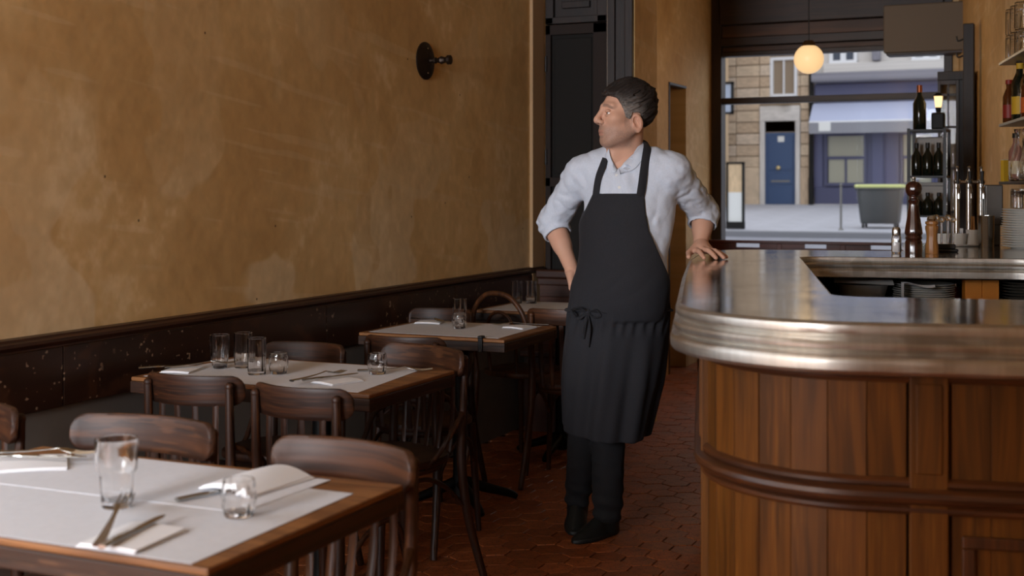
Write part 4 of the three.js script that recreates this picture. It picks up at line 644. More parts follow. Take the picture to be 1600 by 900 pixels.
const carafeG = glassGeo([[0.04, 0], [0.048, 0.004], [0.05, 0.02], [0.046, 0.08], [0.032, 0.14], [0.024, 0.18], [0.023, 0.21], [0.03, 0.235]], 0.0025, 0.008);
glass('glass_carafe', 'conical glass carafe at the far side of the lowest shelf', carafeG, ...(([x, z]) => [x, -z])(bar(1.03, 6.17)), 1.3905);
glass('glass_carafe', 'conical glass carafe nearer the picture edge on the lowest shelf', carafeG, ...(([x, z]) => [x, -z])(bar(1.05, 6.04)), 1.3905);
{ const r = rng(44), nm = ['far', 'second', 'third', 'fourth', 'fifth', 'sixth']; for (let row = 0; row < 2; row++) for (let k = 0; k < 6; k++) glass('bar_glass', nm[k] + ' upturned glass of the ' + (row ? 'upper' : 'lower') + ' layer on the top shelf', at(highball.clone(), 0, 0.12, 0, Math.PI), ...(([x, z]) => [x, -z])(bar(1.02 + (k % 2) * 0.065, 6.33 - k * 0.06)), 1.9525 + row * 0.121); }
// ---------------------------------------------------------------- things near the shopfront
{ // globe pendant
  const g = thing('globe_pendant', 'glowing round glass globe lamp hanging before the window', 'pendant lamp', [-1.73, 2.24, -8.76]);
  obj('globe', [ball(0.1, 0, 0, 0, 32)], M.globe, g); obj('bulb', [ball(0.028, 0, 0.01, 0, 16)], M.bulb, g);
  obj('gallery', [lathe([[0, 0.125], [0.03, 0.125], [0.042, 0.105], [0.046, 0.088], [0.04, 0.088], [0, 0.1]], 20)], M.brass, g); obj('cord', [cyl(0.004, 0.004, CEIL - 2.24 - 0.12, 0, 0.12, 0, 8)], M.black, g); obj('ceiling_rose', [cyl(0.05, 0.03, 0.03, 0, CEIL - 2.27, 0, 20)], M.brass, g);
  const l = new THREE.PointLight(new THREE.Color().setRGB(1, 0.68, 0.36), 0.4); l.name = 'globe_light'; l.shadow.radius = 4; l.castShadow = true; l.position.set(0, 0.0, 0); g.add(l);
}
{ // bench under the window
  const b = thing('window_bench', 'red-brown wooden bench with slotted back standing along the window', 'bench', [-1.85, 0, -9.62]);
  obj('top_rail', [span(-0.82, 0.9, 0.945, 0.968, -0.02, 0.015, 0.004)], M.redWood, b, { grain: 'x' });
  for (const x of [-0.8, -0.63, -0.27, 0.2, 0.6, 0.88]) obj('back_post', [span(x - 0.02, x + 0.02, 0.0, 0.946, -0.018, 0.012, 0.004)], M.redWood, b, { grain: 'y' });
  obj('back_panel', [span(-0.8, 0.88, 0.5, 0.915, -0.012, 0.006)], M.redWood, b, { grain: 'x' });
  for (const [x0, x1] of [[-0.8, -0.6], [-0.42, -0.26], [-0.26, -0.08], [0.08, 0.4], [0.56, 0.7]]) obj('slot_block', [span(x0, x1, 0.914, 0.946, -0.012, 0.006)], M.redWood, b, { grain: 'x' });
  obj('seat', [span(-0.82, 0.9, 0.43, 0.46, 0.0, 0.4, 0.006)], M.redWood, b, { grain: 'x' });
  for (const x of [-0.78, 0.05, 0.86]) obj('leg', [span(x - 0.02, x + 0.02, 0, 0.43, 0.33, 0.37, 0.003)], M.redWood, b, { grain: 'y' });
}
{ // bottle rack
  const r = thing('bottle_rack', 'tall black metal rack of wine bottles standing against the window light', 'rack', [-0.855, 0, -7.9]);
  for (const x of [-0.1, 0.1]) for (const z of [-0.13, 0.13]) obj('upright', [span(x - 0.009, x + 0.009, 0, 1.71, z - 0.009, z + 0.009)], M.black, r);
  for (const y of [0.3, 0.75, 1.2, 1.43, 1.7]) obj('shelf', [span(-0.105, 0.105, y - 0.008, y + 0.004, -0.14, 0.14, 0.002)], M.black, r);
}
const rackItem = (dx, dz, y) => [-0.855 + dx, y + 0.0045, -7.9 + dz];
{
  const wine = (label, pos, h = 0.2, s = 1) => { const t = thing('wine_bottle', label, 'bottle', pos, 0, 'wine bottles in the rack'); obj('glass_body', [lathe([[0, 0], [0.028 * s, 0], [0.03 * s, 0.005], [0.03 * s, h * 0.6], [0.012 * s, h * 0.78], [0.011 * s, h * 0.97], [0, h * 0.97]], 16)], M.bottleDark, t); obj('cap', [cyl(0.0125 * s, 0.0125 * s, h * 0.16, 0, h * 0.85, 0, 12)], M.black, t); return t; };
  ['first', 'second', 'third'].forEach((n, k) => wine(n + ' dark wine bottle from the window post on the upper rack shelf', rackItem(-0.062 + k * 0.062, 0.08, 1.43), 0.19));
  ['first', 'second', 'third'].forEach((n, k) => wine(n + ' squat dark bottle from the window post on the lower rack shelf', rackItem(-0.062 + k * 0.062, 0.07, 1.2), 0.13));
  wine('large dark magnum bottle with coppery neck on top of the rack', rackItem(-0.05, 0.04, 1.7), 0.26, 1.25).children[1].material = M.copper;
  const bk = thing('paper_bag', 'pale paper roll standing behind the bottles in the rack', 'paper roll', rackItem(0.0, -0.07, 1.43)); obj('roll', [box(0.17, 0.23, 0.05, 0, 0.115, 0, 0.015)], M.rackPaper, bk);
  const b2 = thing('storage_box', 'pale storage box on the lower rack shelf behind the bottles', 'box', rackItem(0, -0.06, 1.2)); obj('box_body', [box(0.16, 0.17, 0.09, 0, 0.085, 0, 0.006)], M.rackPaper, b2); obj('box_lid', [box(0.166, 0.02, 0.096, 0, 0.181, 0, 0.004)], M.rackPaper, b2);
  // lantern on the rack, added in place of a lamp reflection in the glass
  const l = thing('added_lantern', 'small lit lantern added in place of a lamp reflection, with warm glass panes, on top of the bottle rack', 'lantern', rackItem(0.055, 0.03, 1.7)); obj('base', [box(0.075, 0.1, 0.07, 0, 0.05, 0, 0.012)], M.iron, l); obj('glass_shade', [at(cyl(0.022, 0.032, 0.065, 0, 0, 0, 4), 0, 0.13, 0, 0, Math.PI / 4)], M.lanternGlass, l); obj('cap', [at(cyl(0.04, 0.012, 0.02, 0, 0, 0, 4), 0, 0.196, 0, 0, Math.PI / 4)], M.iron, l); obj('stem', [cyl(0.012, 0.018, 0.031, 0, 0.0995, 0, 10)], M.iron, l);
  const pl = new THREE.PointLight(new THREE.Color().setRGB(1, 0.62, 0.3), 0.03); pl.name = 'added_lantern_light'; pl.castShadow = true; pl.position.set(0, 0.16, 0); l.add(pl);
}
{ // glazed cabinet
  const c = thing('glazed_cabinet', 'dark wooden cabinet with small glass panes at the right of the window', 'cabinet', [-0.84, 0, -9.3]);
  obj('carcass', [span(-0.1, 0.12, 0, 0.9, -0.15, 0.1, 0.004), span(-0.1, 0.12, 2.1, 2.16, -0.15, 0.12, 0.004), span(0.03, 0.12, 0.9, 2.1, -0.15, 0.1), span(-0.1, -0.085, 0.9, 2.1, -0.15, 0.1), span(-0.1, 0.12, 0.9, 2.1, -0.15, -0.13)], M.darkWood, c, { grain: 'y' });
  const d = obj('door_frame', [span(-0.098, -0.08, 0.9, 2.1, 0.1, 0.115, 0.002), span(0.02, 0.04, 0.9, 2.1, 0.1, 0.115, 0.002), span(-0.08, 0.02, 2.07, 2.1, 0.1, 0.115, 0.002), span(-0.035, -0.025, 0.93, 2.07, 0.1, 0.113), ...[1.2, 1.5, 1.78, 2.0].map((y) => span(-0.08, 0.02, y - 0.008, y + 0.008, 0.1, 0.113))], M.frameWood, c, { grain: 'y' });
  for (const [a, b] of [[0.93, 1.19], [1.21, 1.49], [1.51, 1.77], [1.79, 1.99], [2.01, 2.07]]) for (const [x0, x1] of [[-0.08, -0.035], [-0.025, 0.02]]) obj('pane', [span(x0, x1, a, b, 0.105, 0.107)], M.pane, c);
  obj('backing', [span(-0.084, 0.028, 0.91, 2.09, -0.128, -0.12)], M.paleCurtain, c);
  const post = thing('coat_post', 'tall dark wooden post against the wall right of the glazed cabinet', 'post', [-0.72, 0, -9.05]); obj('post', [span(-0.04, 0.03, 0, 2.46, -0.04, 0.04, 0.006)], M.darkWood, post, { grain: 'y' }); for (const y of [2.25, 2.36]) obj('coat_hook', [sweep([[-0.04, y, 0], [-0.075, y - 0.01, 0], [-0.085, y + 0.02, 0]], [0.006], { n: 8, steps: 8 })], M.black, post);
}
// ---------------------------------------------------------------- the street: it climbs gently away from the shopfront
const rise = (v) => 0.0439 * (v - 13.85);
const slope = Math.atan(0.0439);
function ground(name, u0, u1, v0, v1, m, lift = 0, th = 0.25) { const L = (v1 - v0) / Math.cos(slope), g = box(u1 - u0, th, L, 0, -th / 2 + lift, 0), b = struct(name, metres(g, 'z'), m); b.position.set((u0 + u1) / 2, (rise(v0) + rise(v1)) / 2, -(v0 + v1) / 2); b.rotation.x = slope; return b; }
ground('sidewalk_near', -30, 24, 10.5, 14.5, M.pavement, 0.02);
ground('road', -30, 24, 14.5, 24.2, M.asphalt);
ground('kerb', -30, 24, 24.2, 24.5, M.kerb, 0.1);
ground('sidewalk_far', -30, 24, 24.5, 34, M.pavement, 0.09);
const FZ = -33.9;
{ // stone house with the blue door
  const h = thing('stone_house', 'cream stone house with a blue door across the street', 'building', [-7.45, rise(33.9), FZ]);
  const y0 = rise(33.9), U = (u) => u + 7.45;
  obj('wall', [span(U(-16), U(-6.66), -0.5, 11, -0.8, -0.06)], M.stoneJoint, h);
  const r = rng(31); let n = 0;
  const block = (u0, u1, a, b) => { const m = obj('stone_block', [span(U(u0) + 0.008, U(u1) - 0.008, a - y0 + 0.012, b - y0 - 0.012, -0.06, 0.0 + r() * 0.012, 0.01)], M.stone[n++ % 4], h); return m; };
  const H = 0.305;
  for (let k = 0; k < 20; k++) {
    const a = 1.95 + k * H, b = a + H, off = k % 2 ? 0.35 : 0;
    const free = (u0, u1) => !(u1 > -8.0 && u0 < -6.92 && a < 3.6 && true) && !(u1 > -7.72 && u0 < -6.98 && b > 3.82 && a < 4.82);
    for (const [u0, u1] of [[-9.4 - off, -8.64], [-8.64, -8.0 + 0.0], [-6.92, -6.67]]) block(u0, u1, a, b);
    if (a >= 3.57 && (a > 4.75 || b < 3.9)) { block(-8.0, -7.45 + off * 0.4, a, b); block(-7.45 + off * 0.4, -6.92, a, b); }
    else if (a > 3.57) { block(-8.0, -7.72, a, b); block(-7.0, -6.92, a, b); }
  }
  obj('plinth_stone', [span(U(-9.4), U(-8.0), 0.0, 1.07, -0.06, 0.04, 0.02)], M.stone[1], h); obj('plinth_stone', [span(U(-6.92), U(-6.67), 0.0, 1.07, -0.06, 0.04, 0.02)], M.stone[2], h);
  const s = obj('door_surround', [span(U(-7.99), U(-7.86), -0.1, 2.3, -0.06, 0.06, 0.01), span(U(-7.04), U(-6.92), -0.1, 2.3, -0.06, 0.06, 0.01), span(U(-7.99), U(-6.92), 2.3, 2.7, -0.06, 0.06, 0.01)], M.paleStone, h);
  const d = obj('front_door', [span(U(-7.86), U(-7.04), -0.02, 2.0, -0.12, -0.05, 0.01), span(U(-7.78), U(-7.12), 1.0, 1.9, -0.06, -0.035, 0.01), span(U(-7.78), U(-7.12), 0.1, 0.55, -0.06, -0.035, 0.01), span(U(-7.78), U(-7.12), 0.62, 0.92, -0.06, -0.035, 0.01)], M.blueDoor, h);
  obj('fanlight', [span(U(-7.86), U(-7.04), 2.02, 2.3, -0.1, -0.06)], M.darkGlass, d); obj('notice', [span(U(-7.52), U(-7.35), 1.75, 1.9, -0.034, -0.03)], M.labelWhite, d); obj('knob', [ball(0.06, U(-7.5), 1.06, -0.0, 14)], M.brassBright, d); obj('letter_slot', [span(U(-7.7), U(-7.2), 0.68, 0.73, -0.036, -0.025, 0.005)], M.brushed, d);
  const w = obj('window_frame', [span(U(-7.72), U(-7.64), 2.95, 4.0, -0.08, 0.0), span(U(-7.08), U(-7.0), 2.95, 4.0, -0.08, 0.0), span(U(-7.64), U(-7.08), 3.92, 4.0, -0.08, 0), span(U(-7.64), U(-7.08), 2.95, 3.02, -0.08, 0.04), span(U(-7.38), U(-7.34), 3.02, 3.92, -0.08, -0.02)], M.whitePaint, h);
  for (const [a, b] of [[-7.64, -7.38], [-7.34, -7.08]]) obj('pane', [span(U(a), U(b), 3.02, 3.92, -0.1, -0.07)], M.greyGlass, w);
  const pipe = obj('drain_pipe', [cyl(0.055, 0.055, 7, U(-6.62), -0.1, 0.12, 10)], M.iron, h); obj('pipe_shoe', [cyl(0.066, 0.066, 0.9, U(-6.62), -0.1, 0.12, 10)], M.iron, pipe); obj('hopper', [cyl(0.05, 0.065, 0.25, U(-6.62), 2.55, 0.12, 8)], M.iron, pipe);
  const lamp = obj('wall_lantern', [box(0.3, 0.05, 0.2, U(-7.3), 2.78, 0.16, 0.02)], M.brassBright, h);
}
{ // shop with the awning
  const s = thing('corner_shop', 'violet-fronted shop with a lilac awning across the street', 'building', [-4.5, rise(33.9), FZ]), U = (u) => u + 4.5, y0 = rise(33.9);
  obj('wall', [span(U(-6.55), U(6), -0.5, 3.26, -0.8, -0.1)], M.violet, s); obj('upper_wall', [span(U(-6.55), U(6), 3.26, 11, -0.8, 0.02)], M.paleStone, s);
  obj('cornice', [span(U(-6.55), U(6), 3.26, 3.5, -0.1, 0.5, 0.04)], M.greyStone, s); obj('cornice_band', [span(U(-6.3), U(6), 3.5, 3.76, -0.1, 0.2, 0.03)], M.paleStone, s);
  obj('fascia', [span(U(-6.55), U(2), 2.75, 3.24, -0.1, 0.02, 0.02)], M.violet, s);
  // awning: sloped cloth with a hanging valance
  { const a = U(-6.55), b = U(-3.3), pr = [[0.05, 2.74], [0.2, 2.7], [0.72, 2.22]], pos = [], idx = []; for (const x of [a, b]) for (const [z, y] of pr) pos.push(x, y, z); for (let i = 0; i < 2; i++) idx.push(i, i + 1, i + 3, i + 1, i + 4, i + 3); const g = new THREE.BufferGeometry(); g.setAttribute('position', new THREE.Float32BufferAttribute(pos, 3)); g.setIndex(idx); g.computeVertexNormals(); const aw = obj('awning', [g], M.awning, s); obj('valance', [span(a, b, 1.92, 2.22, 0.71, 0.725)], M.valance, aw); obj('awning_bar', [span(a, b, 2.2, 2.24, 0.67, 0.73)], M.whitePaint, aw); obj('notice', [span(U(-6.3), U(-6.0), 1.98, 2.2, 0.726, 0.732)], M.labelWhite, aw); }
  for (const [u0, u1] of [[-6.21, -5.28], [-4.31, -3.6]]) { const f = obj('shop_window_frame', [span(U(u0) - 0.06, U(u0), 0.58, 1.95, -0.1, 0.03), span(U(u1), U(u1) + 0.06, 0.58, 1.95, -0.1, 0.03), span(U(u0), U(u1), 0.58, 0.66, -0.1, 0.05), span(U(u0), U(u1), 1.88, 1.95, -0.1, 0.03), span(U(u0), U(u1), 1.27, 1.35, -0.1, 0.0), span(U((u0 + u1) / 2) - 0.025, U((u0 + u1) / 2) + 0.025, 0.66, 1.27, -0.1, -0.02)], M.violetDark, s); obj('pane', [span(U(u0), U(u1), 1.35, 1.88, -0.1, -0.05)], M.shopGlass, f); for (const [a, b] of [[u0, (u0 + u1) / 2], [(u0 + u1) / 2, u1]]) obj('pane', [span(U(a) + 0.02, U(b) - 0.02, 0.66, 1.27, -0.1, -0.05)], M.shopGlass, f); }
  for (const [a, b] of [[-6.58, -6.34], [-5.1, -4.8], [-4.75, -4.4]]) obj('pilaster_panel', [span(U(a), U(b), 0.3, 1.95, -0.1, -0.06, 0.02)], M.violet, s);
  obj('stall_riser', [span(U(-6.55), U(6), -0.1, 0.55, -0.1, 0.0, 0.02)], M.violetDark, s); obj('plinth', [span(U(-6.55), U(6), -0.2, 0.1, -0.1, 0.08, 0.02)], M.paleStone, s);
  for (const [u0, u1] of [[-6.15, -5.44], [-4.09, -3.39], [-2.2, -1.5]]) { const f = obj('upper_window', [span(U(u0), U(u0) + 0.09, 3.78, 5.6, 0.0, 0.08), span(U(u1) - 0.09, U(u1), 3.78, 5.6, 0, 0.08), span(U((u0 + u1) / 2) - 0.07, U((u0 + u1) / 2) + 0.07, 3.78, 5.6, 0, 0.08), span(U(u0), U(u1), 3.76, 3.84, 0, 0.1)], M.whitePaint, s); for (const k of [0, 1]) obj('pane', [span(U(lerp(u0, u1, k / 2)) + 0.05, U(lerp(u0, u1, (k + 1) / 2)) - 0.05, 3.84, 5.6, -0.02, 0.03)], M.darkGlass, f); }
  for (const u of [-4.95, -1.2]) obj('balcony_bracket', [span(U(u) - 0.1, U(u) + 0.1, 3.78, 4.2, 0.0, 0.25, 0.03), span(U(u) - 0.18, U(u) + 0.18, 4.28, 4.36, 0.0, 0.3, 0.02)], M.greyStone, s);
}
{ // side house at the left of the view
  const s = thing('side_house', 'tan rendered house corner at the left edge of the window view', 'building', [-10, rise(31), -31]);
  obj('wall', [span(-8, 1.36, -0.6, 10, -2.1, 0)], M.tanRender, s); obj('corner_strip', [span(1.2, 1.4, -0.6, 10, -0.2, 0.04)], M.stone[1], s);
  const f = thing('hanging_sign', 'dark framed hanging sign board on the tan house corner', 'sign', [-7.62, 3.1, -29.0]); obj('panel', [box(0.26, 0.66, 0.05, 0, 0.36, 0, 0.01)], M.greyGlass, f); obj('sign_frame', [span(-0.17, 0.17, 0.0, 0.05, -0.05, 0.05), span(-0.17, 0.17, 0.7, 0.75, -0.05, 0.05), span(0.12, 0.17, 0, 0.75, -0.05, 0.05), span(-0.17, -0.12, 0, 0.75, -0.05, 0.05)], M.iron, f); obj('sign_arm', [span(-1.35, -0.15, 0.66, 0.7, -0.02, 0.02), span(-1.35, -1.29, 0.6, 0.7, -1.99, 0.02)], M.iron, f);
  const b = thing('pavement_board', 'tall white notice board in a dark frame on the pavement', 'notice board', [-6.34, rise(24.9) + 0.1, -24.9]); obj('frame', [span(-0.2, 0.16, 0, 0.14, -0.06, 0.06), span(0.12, 0.16, 0, 1.32, -0.04, 0.04), span(-0.2, -0.16, 0, 1.32, -0.04, 0.04), span(-0.2, 0.16, 1.28, 1.32, -0.04, 0.04)], M.iron, b); obj('white_panel', [span(-0.16, 0.12, 0.14, 0.72, -0.02, 0.02)], M.labelWhite, b); obj('grey_panel', [span(-0.16, 0.12, 0.72, 1.28, -0.02, 0.02)], M.tanRender, b);
}
{ // wheeled bin and post
  const b = thing('wheeled_bin', 'dark grey wheeled rubbish bin with a yellow-green lid on the pavement', 'bin', [-3.69, rise(25.7) + 0.095, -25.7]);
  const g = box(0.8, 0.68, 0.55, 0, 0.42, 0, 0.03), p = g.attributes.position; for (let i = 0; i < p.count; i++) { const k = lerp(0.86, 1.04, clamp((p.getY(i) - 0.08) / 0.68)); p.setX(i, p.getX(i) * k); p.setZ(i, p.getZ(i) * k); } g.computeVertexNormals();
  obj('body', [toCreasedNormals(clean(g), 0.6)], M.binGrey, b); obj('rim', [box(0.88, 0.05, 0.62, 0, 0.755, 0, 0.015)], M.binGrey, b); obj('lid', [box(0.9, 0.07, 0.64, 0, 0.81, 0, 0.03)], M.binLid, b);
  for (const x of [-0.3, 0.3]) for (const z of [-0.2, 0.2]) obj('wheel', [at(cyl(0.045, 0.045, 0.04, 0, -0.02, 0, 14), x, 0.045, z, 0, 0, P2)], M.black, b);
  const q = thing('bollard_post', 'thin grey metal post on the pavement left of the bin', 'post', [-4.325, rise(25) + 0.09, -25]); obj('post', [cyl(0.022, 0.022, 0.86, 0, 0, 0, 12)], M.brushed, q); obj('cap', [ball(0.03, 0, 0.87, 0, 12)], M.brushed, q); obj('foot', [cyl(0.05, 0.03, 0.04, 0, 0, 0, 12)], M.brushed, q);
}
// ---------------------------------------------------------------- the man leaning on the bar
// figure space: x to the right of the picture, y up, z toward the camera; origin on the floor between the feet
const man = (() => { const Z0 = 4.88, X0 = 0.317, a = Math.atan(0.45), c = Math.cos(a), s = Math.sin(a); return thing('person', 'man in a pale blue shirt and black apron, one hand on the bar', 'person', [c * X0 - s * Z0, 0, -(s * X0 + c * Z0)], a); })();
const ell = (x, y, z, cx, cy, cz, rx, ry, rz) => { const a = (x - cx) / rx, b = (y - cy) / ry, c = (z - cz) / rz, k0 = Math.sqrt(a * a + b * b + c * c), k1 = Math.sqrt(a * a / (rx * rx) + b * b / (ry * ry) + c * c / (rz * rz)); return k1 > 1e-9 ? k0 * (k0 - 1) / k1 : -Math.min(rx, ry, rz); };
const cap = (x, y, z, A, B, ra, rb) => { const bx_ = B[0] - A[0], by = B[1] - A[1], bz = B[2] - A[2], px = x - A[0], py = y - A[1], pz = z - A[2], t = clamp((px * bx_ + py * by + pz * bz) / (bx_ * bx_ + by * by + bz * bz)); return Math.hypot(px - bx_ * t, py - by * t, pz - bz * t) - lerp(ra, rb, t); };
const SH = [[-0.045, 1.415, -0.09], [0.285, 1.425, 0.085]];                       // shoulders: picture left, picture right
const EL = [[-0.155, 1.225, -0.235], [0.425, 1.262, -0.075]], WRI = [[-0.085, 1.045, -0.115], [0.402, 1.142, -0.005]];
const NB = [0.122, 1.47, -0.01], HC = [0.124, 1.62, 0.02];
const yaw = -0.52, yc = Math.cos(yaw), ys = Math.sin(yaw);                        // the chest is turned to the picture left
const tor = (x, y, z, cx, cy, cz, rx, ry, rz) => { const dx = x - cx, dz = z - cz; return ell(dx * yc - dz * ys, y, dx * ys + dz * yc, 0, cy, 0, rx, ry, rz); };
function torso(x, y, z) {
  let d = tor(x, y, z, 0.132, 1.30, -0.005, 0.178, 0.2, 0.112);
  d = smin(d, tor(x, y, z, 0.112, 1.10, 0.0, 0.158, 0.2, 0.115), 0.09);
  d = smin(d, tor(x, y, z, 0.092, 0.93, -0.01, 0.168, 0.15, 0.118), 0.09);
  d = smin(d, cap(x, y, z, SH[0], SH[1], 0.052, 0.052), 0.07);
  d = smin(d, cap(x, y, z, [0.01, 1.45, -0.05], [0.122, 1.472, -0.03], 0.038, 0.045), 0.06); d = smin(d, cap(x, y, z, [0.23, 1.45, 0.05], [0.122, 1.472, -0.03], 0.038, 0.045), 0.06);
  return d;
}
// ---- skin
M.skin = mat({ color: 0xffffff, vertexColors: true, roughness: 0.5, specularIntensity: 0.45, sheen: 0.15, sheenColor: new THREE.Color(0.6, 0.3, 0.2), sheenRoughness: 0.5 });
const skinBase = new THREE.Color().setRGB(0.56, 0.325, 0.225), lipC = new THREE.Color().setRGB(0.42, 0.2, 0.145), stubC = new THREE.Color().setRGB(0.17, 0.115, 0.09), warmC = new THREE.Color().setRGB(0.57, 0.285, 0.195);
function paint(g, f) { const p = g.attributes.position, c = new Float32Array(p.count * 3), k = new THREE.Color(); for (let i = 0; i < p.count; i++) { k.copy(skinBase); f(p.getX(i), p.getY(i), p.getZ(i), k); c.set([k.r, k.g, k.b], i * 3); } g.setAttribute('color', new THREE.BufferAttribute(c, 3)); return g; }
// head field in head space: +z the face, +x his left ear, origin between the ears
function headField(x, y, z) {
  const ax = Math.abs(x);
  let d = ell(x, y, z, 0, 0.052, -0.012, 0.074, 0.088, 0.098);
  d = smin(d, ell(x, y, z, 0, 0.0, 0.042, 0.06, 0.092, 0.066), 0.03);
  d = smin(d, ell(x, y, z, 0, -0.056, 0.048, 0.05, 0.04, 0.056), 0.03);
  d = smin(d, cap(ax, y, z, [0.054, -0.035, 0.0], [0.022, -0.084, 0.082], 0.02, 0.018), 0.03);
  d = smin(d, ell(x, y, z, 0, -0.088, 0.09, 0.022, 0.017, 0.019), 0.025);
  d = smin(d, ell(ax, y, z, 0.043, 0.0, 0.072, 0.024, 0.02, 0.026), 0.025);
  d = smin(d, cap(ax, y, z, [0.004, 0.046, 0.1], [0.042, 0.046, 0.084], 0.0105, 0.009), 0.016);
  d = smax(d, -ell(ax, y, z, 0.031, 0.02, 0.116, 0.019, 0.0125, 0.019), 0.014);                // eye hollow
  d = smin(d, cap(x, y, z, [0, 0.038, 0.103], [0, 0.0, 0.128], 0.0085, 0.0105), 0.014);       // nose ridge
  d = smin(d, ell(x, y, z, 0, -0.009, 0.129, 0.0125, 0.0115, 0.0125), 0.01);
  d = smin(d, ell(ax, y, z, 0.0135, -0.015, 0.116, 0.0075, 0.0085, 0.012), 0.007);
  d = smax(d, -ell(ax, y, z, 0.008, -0.0245, 0.12, 0.0042, 0.004, 0.006), 0.004);
  d = smin(d, ell(x, y, z, 0, -0.045, 0.1, 0.028, 0.022, 0.016), 0.015);                      // muzzle
  d = smin(d, ell(x, y, z, 0, -0.0475, 0.1095, 0.021, 0.0058, 0.0068), 0.006); d = smin(d, ell(x, y, z, 0, -0.06, 0.1085, 0.018, 0.0066, 0.0068), 0.006);
  d = smax(d, -cap(ax, y, z, [0, -0.0537, 0.1185], [0.022, -0.0545, 0.106], 0.0016, 0.0012), 0.003);
  d = smin(d, ell(ax, y, z, 0.031, 0.0262, 0.0985, 0.0155, 0.0056, 0.0112), 0.004);              // upper lids
  d = smin(d, ell(ax, y, z, 0.031, 0.0105, 0.0975, 0.0145, 0.0046, 0.0102), 0.005);
  // ear: rim, lobe and hollow
  { const ex = ax - 0.0755, ey = y + 0.019, ez = z + 0.003, c = Math.cos(0.28), s = Math.sin(0.28), ry = ey * c + ez * s, rz = ez * c - ey * s, xx = ex - 0.35 * -rz * 0.8;
    let e = ell(xx, ry, rz, 0, 0.003, 0, 0.0085, 0.033, 0.0205); e = smax(e, -ell(xx, ry, rz, 0.0085, 0.004, 0.003, 0.0125, 0.023, 0.0125), 0.003); e = smin(e, ell(xx, ry, rz, -0.002, -0.027, 0.004, 0.006, 0.01, 0.009), 0.006); e = smin(e, cap(xx, ry, rz, [0.003, 0.014, -0.004], [0.003, -0.012, -0.008], 0.0032, 0.0038), 0.004); e = smin(e, ell(xx, ry, rz, 0.0, -0.004, 0.016, 0.005, 0.008, 0.005), 0.004); d = smin(d, e, 0.006); }
  return d;
}
const HT = -1.225, hc = Math.cos(HT), hs = Math.sin(HT), NOD = 0.03;               // head turned toward the picture left
const toHead = (x, y, z) => { const dx = x - HC[0], dz = z - HC[2]; return [dx * hc - dz * hs, y - HC[1], dx * hs + dz * hc]; };
const headM = new THREE.Matrix4().makeRotationY(HT).setPosition(...HC);
const neckField = (x, y, z) => smin(cap(x, y, z, [0.118, 1.46, -0.005], [0.13, 1.6, -0.005], 0.062, 0.055), cap(x, y, z, [0.06, 1.475, 0.03], [0.09, 1.56, 0.035], 0.024, 0.018), 0.04);
